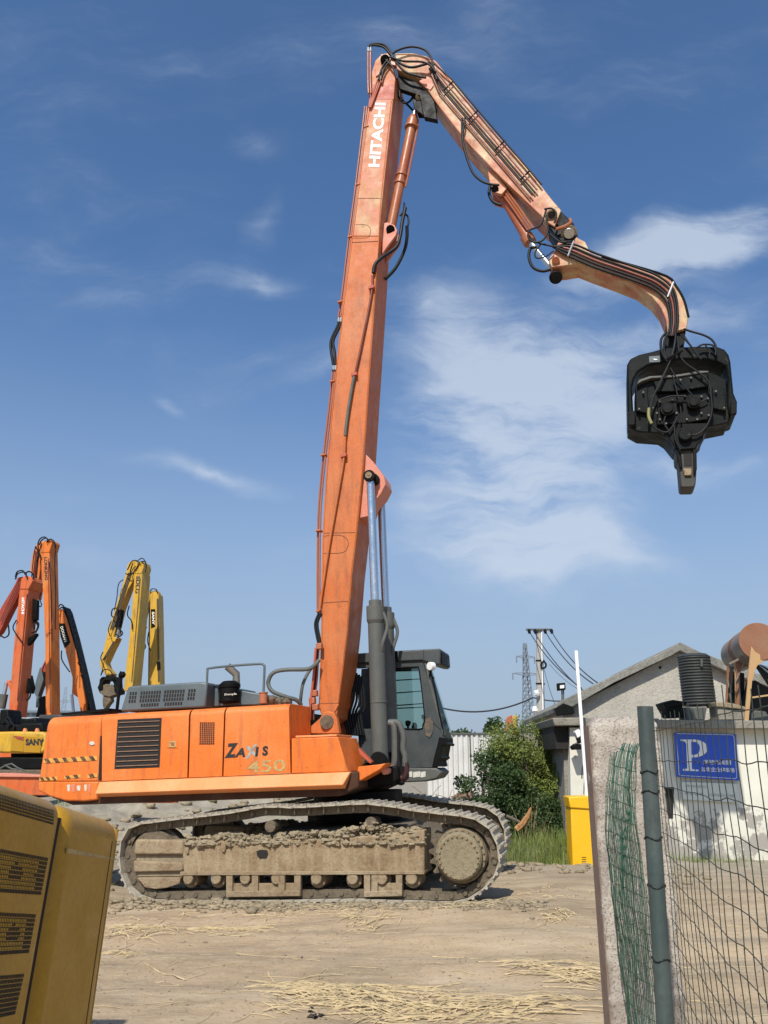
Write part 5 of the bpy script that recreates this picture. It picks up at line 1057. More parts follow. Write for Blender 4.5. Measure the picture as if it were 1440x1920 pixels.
def st2(t, a, b, c): return text_on('lettering', t, nf.p(*zs([a])[0], -.003), nf.p(*zs([b])[0], -.003), nf.p(*zs([c])[0], -.003), M_faint, pn, bold=.0)
st2('停车登记', (320, 905), (630, 920), (320, 872)); st2('联系电话', (320, 1010), (560, 1022), (320, 970)); st2('15906343788', (650, 1030), (980, 1045), (650, 990))
rs, rf_ = thing('red_notice', 1437, 17.2, -3, 'strip of a red poster at the right edge of the frame, on the gatehouse wall', 'poster'); pp(rs, rf_, 'sheet', [(1437, 1393), (1475, 1396), (1475, 1418), (1438, 1415)], 0, .01, M_redband, 0)
# camera box cluster on the gatehouse pier
bxo, bf = thing('wall_camera', 1082, 17.1, 0, 'weathered camera and loudspeaker bracket fixed to the white gatehouse pier', 'camera')
pp(bxo, bf, 'housing', [(1078, 1372), (1086, 1367), (1092, 1378), (1083, 1384)], -.1, .1, M_white, .01); pp(bxo, bf, 'housing', [(1082, 1384), (1092, 1380), (1094, 1392), (1086, 1394)], -.1, .05, M_black, .01); pp(bxo, bf, 'bracket', [(1073, 1400), (1080, 1394), (1093, 1396), (1093, 1405), (1076, 1406)], -.15, .1, M_black, .01)
mb = MB(); mb.tube([bf.p(a, b, .02) for a, b in [(1093, 1400), (1096, 1420), (1092, 1440), (1091, 1460)]], .012, 5, 3); mb.build('cable', M_hose, bxo)
# gabled building
gb, gbf = thing('gabled_building', 1270, 24.5, -4, 'grey rendered building with a low pitched gable rising behind the gatehouse', 'building')
pp(gb, gbf, 'wall', [(1056, 1330), (1100, 1310), (1272, 1222), (1480, 1300), (1480, 1500), (1056, 1500)], 0, 9, M_gable, .02)
pp(gb, gbf, 'roof', [(1040, 1326), (1052, 1315), (1150, 1267), (1258, 1215), (1275, 1204), (1290, 1211), (1312, 1222), (1372, 1244), (1500, 1292), (1500, 1309), (1370, 1262), (1275, 1220), (1262, 1228), (1150, 1281), (1060, 1333), (1042, 1336)], -.35, 9.2, M_roof, .02)
pp(gb, gbf, 'eave_end', [(1040, 1328), (1056, 1318), (1075, 1325), (1078, 1338), (1044, 1342)], -.36, 0, M_black, .02)
pp(gb, gbf, 'wall_lamp', [(1236, 1249), (1240, 1249), (1240, 1254), (1236, 1254)], -.02, .0, M_dark, 0)
# black ribbed tank
tk, tf = thing('water_tank', 1303, 18.6, 0, 'black ribbed plastic water tank standing on the slab roof', 'water tank')
bT, tT = tf.p(1312, 1324, .38), tf.p(1300, 1232, .38); ax_ = (tT - bT); mb = MB(); n_ = 17
M_tank = flat('black_tank_plastic', (.045, .048, .045), .45)
for i in range(n_):
    a_, b_, c_ = bT + ax_ * (i / n_), bT + ax_ * ((i + .5) / n_), bT + ax_ * ((i + 1) / n_); mb.cyl(a_, b_, .355, .375, 36); mb.cyl(b_, c_, .375, .355, 36)
mb.build('ribbed_drum', M_tank, tk, 0, 60); mb = MB(); mb.cyl(tT, tT + Vector((0, 0, .06)), .37, .30, 36); mb.build('lid', M_tank, tk); pp(tk, tf, 'fill_pipe', [(1314, 1236), (1318, 1236), (1318, 1250), (1314, 1250)], -.05, 0, M_cylg)
for nm, lab, cat_, px_, m_ in (('timber_block', 'dark scrap timber and felt pile left of the black water tank on the slab roof', 'debris', [(1245, 1320), (1262, 1315), (1280, 1316), (1282, 1345), (1256, 1346), (1250, 1332)], M_black), ('brick_stack', 'low stack of grey bricks under the solar heater frame on the slab roof', 'bricks', [(1345, 1325), (1372, 1330), (1398, 1330), (1396, 1350), (1348, 1350)], M_slab), ('concrete_block', 'grey concrete block under the black water tank', 'block', [(1284, 1326), (1326, 1326), (1322, 1350), (1288, 1350)], M_cylg), ('tyre', 'worn tyre lying on the slab roof at the right', 'tyre', [(1408, 1338), (1418, 1332), (1436, 1334), (1444, 1345), (1440, 1352), (1408, 1352)], M_cylg)):
    t_, f__ = thing(nm, px_[0][0], 18.4, 0, lab, cat_); pp(t_, f__, nm + '_body', px_, 0, .5, m_, .02)
    if nm == 'brick_stack': pp(t_, f__, 'top_slab', [(1340, 1316), (1372, 1318), (1400, 1326), (1398, 1331), (1342, 1325)], -.05, .5, M_mud, .02)
    if nm == 'timber_block': pp(t_, f__, 'felt_sheet', [(1243, 1318), (1262, 1312), (1290, 1316), (1286, 1322), (1258, 1326), (1254, 1338)], -.06, .5, M_black, .02)
# solar water heater
sh, shf = thing('solar_water_heater', 1400, 18.3, 0, 'rusty solar water heater, long barrel on an iron stand, on the slab roof', 'water heater')
M_rust = paint('rusted_sheet', (.26, .105, .05), fade=(.28, .16, .09), dirt=(.18, .09, .05), dirt_amt=.6, rough=.7); M_galv = paint('stained_galvanised', (.23, .19, .15), fade=(.33, .28, .22), dirt=(.14, .05, .03), dirt_amt=.7, rough=.5); M_ochre = paint('ochre_angle_iron', (.50, .33, .14), fade=(.55, .27, .15), dirt_amt=.4)
e0, e1 = shf.p(1422, 1203, -.3), shf.p(1383, 1229, 2.0)
mb = MB(); mb.cyl(e0, e1, .40, seg=36); mb.build('barrel', M_galv, sh, .01); d_ = (e0 - e1).normalized(); mb = MB(); mb.cyl(e0, e0 + d_ * .04, .42, seg=36); mb.build('barrel_end', M_rust, sh, .01)
mb = MB(); mb.cyl(e0.lerp(e1, .42), e0.lerp(e1, .58), .406, seg=36); mb.build('patch_band', M_rust, sh)
def leg_(a, b, y, w, m, n='stand_leg'):
    A, B = shf.p(*a, y), shf.p(*b, y); mb = MB(); d = (B - A).normalized(); s_ = Vector((1, 0, 0)); s_ = (s_ - d * s_.dot(d)).normalized() * w; mb.obox((A + B) / 2, (B - A) / 2, s_, (0, .02, 0)); mb.build(n, m, sh, .003)
pp(sh, shf, 'end_bracket', [(1409, 1212), (1416, 1222), (1430, 1230), (1450, 1228), (1450, 1236), (1432, 1240), (1420, 1248), (1414, 1262), (1412, 1275), (1402, 1275)], -.34, -.30, M_ochre, .004)
leg_((1407, 1262), (1399, 1354), -.33, .045, M_ochre); leg_((1384, 1245), (1383, 1328), .6, .04, M_rust); leg_((1378, 1240), (1380, 1328), .8, .012, M_ochre); leg_((1365, 1250), (1362, 1325), 1.4, .025, M_rust)
leg_((1367, 1245), (1405, 1226), .2, .02, M_galv, 'stand_rail'); leg_((1410, 1308), (1445, 1303), -.3, .018, M_ochre, 'stand_rail'); leg_((1364, 1275), (1372, 1322), 1.0, .012, M_galv, 'stand_brace'); leg_((1396, 1240), (1378, 1280), .3, .012, M_galv, 'stand_brace'); leg_((1372, 1250), (1368, 1300), 1.0, .04, M_dark, 'stand_brace')
for i in range(8):
    leg_((1418 + i * 1.0, 1248 + i * 0), (1446 + i * 9, 1290 - i * 2), .2 + .15 * i, .028, [M_dark, M_steel][i == 3 or i == 6], 'vacuum_tube')
pp(sh, shf, 'tube_tray', [(1416, 1275), (1450, 1295), (1450, 1345), (1405, 1330)], .8, 1.3, M_dark, .01); pp(sh, shf, 'tube_tray', [(1372, 1258), (1396, 1262), (1396, 1325), (1368, 1325)], 1.5, 1.7, M_dark, .01)
# barrier gate
bg_, bgf = thing('barrier_gate', 1094, 15.9, 0, 'bright yellow car park barrier cabinet with its white boom pole raised upright', 'barrier')
M_byel = paint('barrier_yellow', (.86, .47, .008), fade=(.86, .50, .02), dirt=(.35, .22, .05), dirt_amt=.25, rough=.4, bump=.03)
cb_ = pp(bg_, bgf, 'cabinet', [(1070, 1515), (1112, 1515), (1118, 1634), (1074, 1630)], 0, .45, M_byel, .015)
pp(bg_, bgf, 'head', [(1066, 1494), (1112, 1493), (1115, 1518), (1069, 1515)], -.03, .48, M_byel, .02)
for i in range(4): pp(bg_, bgf, 'vent_slot', [(1091, 1607 + i * 4), (1099, 1607 + i * 4), (1099, 1608.2 + i * 4), (1091, 1608.2 + i * 4)], -.004, .004, M_dark, 0)
mb = MB(); mb.obox((bgf.p(1080, 1220, .2) + bgf.p(1101, 1500, .2)) / 2, (bgf.p(1080, 1220, .2) - bgf.p(1101, 1500, .2)) / 2, (.032, 0, 0), (0, .02, 0)); mb.build('boom_pole', M_white, bg_, .006)
# near gate pier, steel post, mesh
pi_, pf = thing('concrete_pier', 1168, 6.2, -3, 'rough grey concrete gate pier with worn edges, beside the green steel post', 'pier')
M_pier = MatB('pebbled_concrete'); n1 = M_pier.noise(60, 3, .75); n2 = M_pier.noise(2.2, 7, .65, (1, 1, .5)); n3 = M_pier.noise(14, 8, .7, off=4)
col = M_pier.mix(M_pier.rng(n2, .4, .62), (.33, .285, .24), (.52, .465, .385)); col = M_pier.mix(M_pier.rng(n1, .50, .62, 0, .8), col, (.19, .14, .115)); col = M_pier.mix(M_pier.rng(n3, .56, .7, 0, .5), col, (.66, .60, .50))
M_pier.set('Base Color', col); M_pier.set('Roughness', .95); M_pier.bump(n1, .7, .012); M_pier = M_pier.m
q0, q1 = pf.p(1106, 1349, 0), pf.p(1234, 1349, 0); zb_p = gh(1.8, 6.2) - .2
xL, xR = q0.x, q1.x
mb = MB(); rows_ = 120; per = []; dp_ = .26; ch = .018
def rect(x0, x1, y0, y1):
    o = []
    for k in range(14): o.append((x0 + ch + (x1 - x0 - 2 * ch) * k / 13, y0))
    for k in range(7): o.append((x1, y0 + ch + (y1 - y0 - 2 * ch) * k / 6))
    for k in range(14): o.append((x1 - ch - (x1 - x0 - 2 * ch) * k / 13, y1))
    for k in range(7): o.append((x0, y1 - ch - (y1 - y0 - 2 * ch) * k / 6))
    return o
ztop = q0.z + .015; nper = 42
for i in range(rows_ + 1):
    z = zb_p + (ztop - zb_p) * i / rows_; top_in = max(0, (i - rows_ + 3) / 3) * .03
    for (x_, y_) in rect(xL + top_in * 1.8, xR - top_in, top_in, dp_ - top_in):
        e_ = .012 * noise.noise(Vector((x_ * 9, y_ * 9, z * 7))) + .009 * noise.noise(Vector((x_ * 30, y_ * 30, z * 24)))
        cx_, cy_ = (xL + xR) / 2, dp_ / 2; mb.v.append((x_ + (e_ if x_ > cx_ else -e_), y_ + (e_ if y_ > cy_ else -e_), z + (.02 * noise.noise(Vector((x_ * 8, y_ * 8, 3))) if i == rows_ else 0)))
for i in range(rows_):
    for k in range(nper): mb.f.append((i * nper + k, i * nper + (k + 1) % nper, (i + 1) * nper + (k + 1) % nper, (i + 1) * nper + k))
mb.f.append(tuple(rows_ * nper + k for k in range(nper))); ob = mb.build('pier_shaft', M_pier, pi_, 0, 50)
mb = MB(); mb.prism([(xL - .008, zb_p), (xL + .015, zb_p), (xL + .015, q0.z - .04), (xL - .008, q0.z - .04)], .03, .25); mb.build('side_strip', flat('brown_side_strip', (.24, .17, .13), .8), pi_, .003)  # dull brown strip over the pier's left face
po, pof = thing('steel_post', 1230, 5.0, 0, 'round grey green steel post holding the wire mesh fence, in front of the concrete pier', 'post')
t0, t1 = pof.p(1209.5, 1326, 0), pof.p(1246, 1900, 0); t1 = t0 + (t1 - t0) * 1.35
M_post = paint('weathered_green_grey_post', (.05, .075, .07), fade=(.12, .145, .135), dirt=(.04, .032, .028), dirt_amt=.7, rough=.5, ds=8, streak=.5)
mb = MB(); mb.cyl(t0, t1, .047, seg=28, caps=False); mb.cyl(t0 + (t0 - t1).normalized() * .004, t0, .047, .047, 28); po_s = mb.build('post_shaft', M_post, po, 0)
rr = random.Random(3)
for fz in (.17, .22, .335, .45, .62):
    c_ = t0.lerp(t1, fz); mb = MB()
    pts_ = [c_ + Vector((math.cos(a) * (.052), math.sin(a) * .052, .01 * math.sin(a * 3 + fz * 9))) for a in [i * .5 for i in range(28)]]; mb.tube(pts_, .0028, 5); mb.build('tie_wire', M_hose, po_s)
M_wire = flat('dark_green_fence_wire', (.035, .05, .035), .5); M_wireg = flat('green_coated_wire', (.012, .085, .05), .45)
mf = place('mesh_fence', (1.6, 5.0, 0), 'dark green wire mesh fence running from the steel post past the right edge', 'fence')
A_f, B_f = Vector((1.63, 5.0, 0)), Vector((1.10, 2.1, 0)); mbv = MB(); mbh = MB(); nV = 23; zt_ = 2.16; zs_b = 0.0
def fpt(t, z):
    p = A_f.lerp(B_f, t); w = .012 * noise.noise(Vector((t * 4, z * 2, 1))) + .004 * noise.noise(Vector((t * 14, z * 5, 7)))
    return Vector((p.x + w, p.y, z + .02 * noise.noise(Vector((t * 7, z * .6, 3))))) - mf.location
for i in range(nV + 1):
    t = i / nV + rr.uniform(-.006, .006); topz = zt_ + (.02 if i > 2 else -.1 + .05 * i) + rr.uniform(-.02, .03)
    mbv.tube([fpt(t, zs_b + (topz - zs_b) * j / 16) for j in range(17)], .0021, 5)
zrows = [2.10, 1.93, 1.79, 1.66, 1.53, 1.41, 1.29, 1.18, 1.06, .95, .84, .73, .62, .51, .40, .28, .16, .05]
for z_ in zrows: mbh.tube([fpt(t / 46, z_ + .004 * noise.noise(Vector((t * .45, z_ * 9, 2))) * 2) for t in range(-1, 47)], .0022, 5)
mbv.v += []; mbv.add([v for v in mbh.v], mbh.f); mbv.build('wire_mesh', M_wire, mf, 0, 60)
# crumpled mesh bundle on the pier
cr = place('mesh_roll', (1.5, 5.9, 0), 'crumpled green wire mesh bulging down the front of the concrete pier', 'mesh')
mb = MB()
Lb = [(1394, 1152), (1420, 1143), (1480, 1136), (1560, 1136), (1620, 1140), (1680, 1147), (1740, 1155), (1800, 1163), (1860, 1170), (1930, 1178)]
Rb = [(1390, 1200), (1420, 1192), (1480, 1190), (1560, 1196), (1620, 1205), (1680, 1213), (1740, 1222), (1800, 1228), (1860, 1234), (1930, 1240)]
def ip(tab, y):
    for (y0, x0), (y1, x1) in zip(tab, tab[1:]):
        if y <= y1: return x0 + (x1 - x0) * (y - y0) / (y1 - y0)
    return tab[-1][1]
def wpt(f_, y):
    a, b = ip(Lb, y), ip(Rb, y); k = (y - 1390) / 540
    bunch = .5 + .5 * math.sin(math.pi * min(1, k * 1.25))       # wires crowd to the left lower down
    g = f_ ** (1 + .75 * max(0, k - .2)) if y > 1450 else f_
    wob = 4.5 * noise.noise(Vector((f_ * 6, y * .012, 4))) + 1.8 * noise.noise(Vector((f_ * 25, y * .03, 9)))
    Y = 6.02 - .95 * f_ - .18 * math.sin(math.pi * f_) * math.sin(math.pi * min(1, k * 1.1) ) + .05 * noise.noise(Vector((f_ * 5, y * .01, 2)))
    return P(a + (b - a) * g + wob, y, Y) - cr.location
for i in range(31):
    f_ = i / 30; y0 = 1392 + 16 * abs(noise.noise(Vector((i * .7, 0, 0)))) + (18 * (1 - f_) if f_ < .3 else 0)
    mb.tube([wpt(f_, y0 + (1930 - y0) * j / 26) for j in range(27)], .0023, 4)
for j in range(17):
    y = 1400 + j * 31; mb.tube([wpt(i / 24, min(1928, y + 46 * (i / 24) * (.3 + j / 16) + 5 * noise.noise(Vector((i * .6, j, 1))))) for i in range(25)], .0026, 4)
for i in range(6):   # folded-over second layer
    f_ = .35 + .3 * (i / 5); mb.tube([wpt(f_ + .25 * math.sin(j * .28 + i * .2) * (1 - j / 22), 1400 + 22 * j) for j in range(21)], .0026, 4)
mb.build('crumpled_wires', M_wireg, cr, 0, 60)
# white corrugated site fence beyond
wf, wff = thing('corrugated_fence', 900, 30, 0, 'white corrugated metal site fence behind the bushes', 'fence', z=0)
M_wf = paint('chalky_white_sheet', (.62, .60, .56), fade=(.72, .71, .68), dirt=(.35, .32, .27), dirt_amt=.4, rough=.6, ds=1.2)
mb = MB(); xA, xB = wff.p(800, 1420)[0], wff.p(955, 1420)[0]; zT = wff.p(900, 1377)[2]; zB = gh(3, 30) - .1; n_ = 64; pr_ = []
for i in range(n_ + 1):
    x_ = xA + (xB - xA) * i / n_; pr_.append((x_, .05 if i % 4 in (1, 2) else 0))
vs = [(x_, y_, zB) for x_, y_ in pr_] + [(x_, y_, zT) for x_, y_ in pr_]; m_ = len(pr_)
mb.add(vs, [(i, i + 1, i + 1 + m_, i + m_) for i in range(m_ - 1)]); mb.build('sheeting', M_wf, wf, 0); 
mb = MB(); mb.box((xA, -.03, zT), (xB, .09, zT + .06)); mb.build('top_rail', M_cylg, wf)
for x_ in (.33, .60): mb = MB(); mb.box((xA + (xB - xA) * (x_ + .2) - .02, -.02, zB), (xA + (xB - xA) * (x_ + .2) + .02, 0, zT)); mb.build('fence_post', M_cylg, wf)
wf2, wf2f = thing('panel_wall', 985, 29, 0, 'dull grey wall panel half hidden behind the tall green bush', 'wall'); pp(wf2, wf2f, 'panel', [(954, 1377), (1010, 1377), (1010, 1480), (954, 1480)], 0, .15, M_slab, .01)
# utility pole, lines, pylon, lamp
up, upf = thing('utility_pole', 1013, 40, 0, 'grey concrete utility pole with a steel crossarm and insulators', 'utility pole')
mb = MB(); mb.cyl(upf.p(1016, 1440), upf.p(1011, 1180), .24, .15, 20); mb.build('pole_shaft', flat('pale_concrete_pole', (.42, .39, .34), .8), up)
mb = MB(); mb.cyl(upf.p(1019, 1375, -.25), upf.p(1015.5, 1185, -.2), .035, seg=8); mb.build('cable_conduit', M_white, up)
pp(up, upf, 'crossarm', [(987, 1178.5), (1035, 1178.5), (1035, 1181.5), (987, 1181.5)], -.25, -.1, M_cylg, 0)
for a in (992, 1003, 1022, 1034):
    mb = MB(); mb.cyl(upf.p(a, 1181, -.2), upf.p(a + 1, 1187, -.3), .07, seg=10); mb.lump(upf.p(a, 1183, -.2), .09, a); mb.build('insulator', M_black, up)
for b in (1238, 1281): mb = MB(); mb.cyl(upf.p(1013, b, 0), upf.p(1013, b + 2, 0), .23, seg=16); mb.build('pole_band', M_black, up)
mb = MB(); mb.tube([upf.p(1019 + 5 * math.sin(t * .7), 1247 + 6 * math.cos(t * .7), -.3) for t in range(10)], .05, 6); mb.build('cable_coil', M_hose, up)
for a, b in ((1006, 1300), (1003, 1330), (1008, 1360)): mb = MB(); mb.lump(upf.p(a, b, -.3), .15, b); mb.build('pole_camera', M_white, up)
M_line = flat('power_line_black', (.03, .03, .035), .6)
def wire(name, p0, p1, sag, r, label, group='power lines running down to the right from the utility pole'):
    o0 = p0.copy(); mb = MB(); mb.tube([(p0.lerp(p1, t / 16) - Vector((0, 0, sag * 4 * (t / 16) * (1 - t / 16)))) - o0 for t in range(17)], r, 5)
    o = mb.build(name, M_line, None, 0, 60); o.location = o0; return tag(o, label, 'power line', group)
for a0, a1, n_ in (((994, 1187), (1090, 1290), 'innermost'), ((1003, 1187), (1100, 1300), 'second'), ((1024, 1187), (1112, 1282), 'third'), ((1034, 1184), (1120, 1280), 'outermost')):
    i_ = ('innermost', 'second', 'third', 'outermost').index(n_)
    wire('power_line', P(*a0, 39.8), P(a1[0], a1[1], 27) , .25, .022, ['lowest dark wire falling from the left end of the crossarm to the roof', 'second lowest dark wire falling from the crossarm to the roof', 'dark wire falling from right of the pole to the roof, second from the top', 'highest dark wire falling from the right end of the crossarm to the roof'][i_])
wire('power_line', P(1020, 1255, 39.8), P(1042, 1325, 30), .1, .012, 'thin stay wire dropping steeply beside the concrete pole', None)
wire('power_line', P(1000, 1308, 60), P(826, 1327, 60), .6, .06, 'bundled dark cable crossing the sky behind the cab at the height of its door', None); wire('power_line', P(1000, 1308, 60), P(1060, 1314, 60), .1, .05, 'short bundled cable between the concrete pole and the gable eave', None)
wire('power_line', P(1030, 1245, 45), P(1100, 1300, 40), .2, .012, 'faint thin wire between the lattice tower and the grey gable', None)
def pylon(px, pyt, pyb, Y, wb, label, arms=((.28, .55), (.5, .55))):
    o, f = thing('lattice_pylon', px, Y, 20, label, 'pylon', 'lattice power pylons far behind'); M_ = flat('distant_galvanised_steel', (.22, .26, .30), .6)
    T, B = f.p(px, pyt, 0), f.p(px, pyb, 0); H = T.z - B.z; mb = MB(); r_ = wb * .045 if Y < 150 else wb * .03
    def cor(k, t): w = wb * (1 - t) * .5 * (.75 if t > .45 else 1 - .25 * t / .45) + wb * .09; sx, sy = ((-1, -1), (1, -1), (1, 1), (-1, 1))[k]; return Vector((T.x + sx * w, sy * w, B.z + H * t))
    n = 16
    for k in range(4):
        mb.tube([cor(k, t / n) for t in range(n + 1)], r_, 4)
        for i in range(n):
            mb.tube([cor(k, i / n), cor((k + 1) % 4, (i + 1) / n)], r_ * .6, 4); mb.tube([cor((k + 1) % 4, i / n), cor(k, (i + 1) / n)], r_ * .6, 4)
    for t, w in arms:
        z = T.z - H * t; 
        for s_ in (-1, 1):
            mb.tube([(T.x, 0, z + wb * .1), (T.x + s_ * wb * w * 1.6, 0, z)], r_, 4); mb.tube([(T.x, 0, z - wb * .15), (T.x + s_ * wb * w * 1.6, 0, z)], r_, 4); mb.tube([(T.x + s_ * wb * w * 1.6, 0, z), (T.x + s_ * wb * w * 1.6, 0, z - wb * .5)], r_ * 1.2, 4)
    mb.build('lattice', M_, o, 0)
pylon(984, 1206, 1425, 120, 1.9, 'grey lattice power pylon just left of the concrete pole', ((.12, .5), (.27, .75)))
pylon(124, 1288, 1425, 260, 3.0, 'faint grey lattice pylon seen between the leaning booms', ((.2, .5), (.35, .6)))
fl, flf = thing('floodlight', 1054, 30, 0, 'square black floodlight on two thin posts rising beside the gable eave', 'floodlight')
pp(fl, flf, 'lamp_housing', [(1045, 1281), (1060, 1280), (1061, 1293), (1046, 1295)], -.15, .05, M_black, .02); pp(fl, flf, 'lamp_glass', [(1050, 1285), (1058, 1284), (1058, 1290), (1050, 1291)], -.16, -.15, M_white, 0)
for a in (1053.5, 1056.5): mb = MB(); mb.cyl(flf.p(a, 1293), flf.p(a + 2, 1420), .025, seg=6); mb.build('lamp_post', M_cylg, fl)
# far yellow boom peeping over the fence
fy = YX('excavator', 966, 55, -10, 'yellow excavator arm poking up over the white fence between the trees'); fy.pr('arm_upper', [(961, 1342), (969, 1341), (970, 1372), (962, 1374)], -.2, .4, M_yellow); fy.pr('arm_linkage', [(947, 1356), (950, 1345), (960, 1340), (962, 1374), (946, 1376)], 0, .5, M_cyl)
fy.pr('boom', [(940, 1376), (972, 1372), (975, 1440), (940, 1440)], 0, .5, M_yellow)
bsgn, bsf = thing('blue_tank', 1033, 60, 0, 'small blue frame far off beside the gable eave', 'frame'); pp(bsgn, bsf, 'frame_body', [(1029, 1346), (1032, 1340), (1036, 1342), (1036, 1362), (1029, 1362)], 0, .5, M_blue, 0)
# distant low buildings, left
fb, fbf = thing('distant_workshop', 60, 110, 0, 'long low pale workshop with dark windows, far behind the booms at the left', 'building')
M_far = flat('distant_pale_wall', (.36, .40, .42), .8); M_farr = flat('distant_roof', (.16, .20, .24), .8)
pp(fb, fbf, 'wall', [(-40, 1335), (180, 1335), (180, 1425), (-40, 1425)], 0, 8, M_far, 0); pp(fb, fbf, 'roof', [(-45, 1331), (190, 1333), (190, 1336), (-45, 1336)], -.5, 8.5, M_farr, 0)
for i in range(13): pp(fb, fbf, 'window', [(-30 + i * 15, 1338), (-22 + i * 15, 1338), (-22 + i * 15, 1342), (-30 + i * 15, 1342)], -.1, 0, M_farr, 0)

# ---------------------------------------------------------------- plants
def leafmat(name, a, b_, c):
    b = MatB(name); n1 = b.noise(3.5, 5, .6); n2 = b.noise(28, 3, .6, off=3); col = b.mix(b.rng(n1, .35, .65), a, b_); col = b.mix(b.rng(n2, .45, .75, 0, .8), col, c)
    b.set('Base Color', col); b.set('Roughness', .55)
    tl = b.N.new('ShaderNodeBsdfTranslucent'); b.L.new(col, tl.inputs[0]); ms = b.N.new('ShaderNodeMixShader'); ms.inputs[0].default_value = .25
    b.L.new(b.b.outputs[0], ms.inputs[1]); b.L.new(tl.outputs[0], ms.inputs[2]); b.L.new(ms.outputs[0], b.N['Material Output'].inputs[0]); return b.m
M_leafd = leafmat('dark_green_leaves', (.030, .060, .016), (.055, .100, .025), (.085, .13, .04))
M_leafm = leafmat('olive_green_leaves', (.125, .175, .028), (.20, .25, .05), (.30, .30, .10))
M_leafy = leafmat('yellow_green_blades', (.11, .16, .035), (.19, .22, .06), (.30, .27, .12))
M_bark = mud_mat('bark', (.14, .11, .08), (.20, .16, .12), (.07, .05, .04))
def leaf(mb, c, s_, r_, long_=1.7):
    a = Vector((r_.gauss(0, 1), r_.gauss(0, 1), r_.gauss(0, .8))).normalized(); b = a.cross(Vector((r_.gauss(0, 1), r_.gauss(0, 1), r_.gauss(0, 1)))).normalized()
    a = a * s_ * long_ / 2; b = b * s_ / 2
    mb.add([c - a, c + b * .9 - a * .1, c + a, c - b * .9 - a * .1], [(0, 1, 2, 3)])
def bush(name, cx, cy, h, rx, ry, n, ls, mat, label, cat, seed, trunk=True, group=None, clumps=14, z0=.1, taper=0.6):
    r_ = random.Random(seed); z = gh(cx, cy); o = place(name, (cx, cy, z - .03), label, cat, 0, group)
    cl_ = []
    for i in range(clumps):
        t = r_.random(); th = r_.random() * 6.283; k = math.sqrt(r_.random()) * (1 - taper * t * t)
        cl_.append((Vector((math.cos(th) * rx * k, math.sin(th) * ry * k, h * (z0 + (1 - z0) * t * .93))), (.16 + .16 * r_.random()) * min(rx, h * .6) * 1.5))
    if trunk:
        mt = MB()
        for i, (c_, rr_) in enumerate(cl_):
            b0 = Vector((c_.x * .12, c_.y * .12, 0)); mid = b0.lerp(c_, .5) + Vector((r_.uniform(-.1, .1), r_.uniform(-.1, .1), h * .08)); mt.tube([b0, mid, c_], [.022 * h * .6 + .01, .012 * h * .6 + .006, .005], 5, 3)
        mt.build('stems', M_bark, o, 0)
    mb = MB()
    for i in range(n):
        c_, rr_ = cl_[r_.randrange(len(cl_))]; v = Vector((r_.gauss(0, 1), r_.gauss(0, 1), r_.gauss(0, .8))); v = v.normalized() * (r_.random() ** .45) * rr_ * 1.15
        p_ = c_ + v
        if p_.z < .02: p_.z = .02 + r_.random() * .1
        leaf(mb, p_, ls * r_.uniform(.6, 1.3), r_)
    mb.build('foliage', mat, o, 0, smooth=False); return o
def gx(px, Y): d = ray(px, 1420); return d.x / d.y * Y
# thin shrub with separate leaves in front of the white fence
bush('young_tree', gx(905, 19.6), 19.6, 2.15, .62, .5, 2300, .055, M_leafd, 'thin young tree with dark leaves and open twigs in front of the white fence', 'tree', 21, clumps=15, z0=.3, taper=.1)
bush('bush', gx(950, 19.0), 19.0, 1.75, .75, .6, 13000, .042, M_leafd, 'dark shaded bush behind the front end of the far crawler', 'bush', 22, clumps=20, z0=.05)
bush('bush', gx(990, 19.8), 19.8, 2.75, .85, .7, 30000, .036, M_leafm, 'tallest olive green bush beside the utility pole foot', 'bush', 23, clumps=75, z0=.04, taper=-.1)
bush('bush', gx(1036, 19.4), 19.4, 2.35, .55, .6, 19000, .036, M_leafm, 'olive bush pressed against the gatehouse side wall', 'bush', 24, clumps=36, z0=.04, taper=.1)
bush('bush', gx(1040, 21.2), 21.2, 2.75, .45, .5, 7000, .045, M_leafd, 'dark green bush reaching the gatehouse roof edge', 'bush', 25, clumps=14, z0=.2, taper=.3)
bush('bush', gx(1056, 18.7), 18.7, 1.9, .33, .4, 9000, .038, M_leafm, 'narrow olive bush rising just left of the yellow barrier cabinet', 'bush', 29, clumps=18, z0=.04, taper=.3)
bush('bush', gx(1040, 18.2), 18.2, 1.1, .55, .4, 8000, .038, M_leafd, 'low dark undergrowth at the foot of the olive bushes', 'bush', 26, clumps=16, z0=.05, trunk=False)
bush('vine', gx(746, 17), 14.6, .01, .01, .01, 1, .01, M_leafm, 'x', 'x', 1) if False else None
for i, (px, Y, h, rx, m_, n, lab) in enumerate([(862, 47, 2.6, 1.3, M_leafd, 2600, 'round dark tree just right of the cab, beyond the white fence'), (900, 50, 2.2, 1.4, M_leafm, 2000, 'low olive tree beyond the white fence, between two taller trees'), (937, 47, 3.4, 1.0, M_leafd, 3000, 'taller pointed dark tree beyond the white fence, left of the yellow arm'), (1005, 52, 1.9, 1.6, M_leafm, 1500, 'low spreading trees behind the concrete pole'), (845, 60, 1.9, 1.5, M_leafm, 1500, 'small pale tree beyond the white fence beside the cab'), (312, 58, 5.4, 1.0, M_leafd, 2600, 'dark tree top showing between the ochre boom and the grey hood')]):
    bush('tree', gx(px, Y), Y, h, rx, 1.0, n, .16, m_, lab, 'tree', 40 + i, group='trees beyond the yard fence', clumps=16, z0=.25, taper=.5)
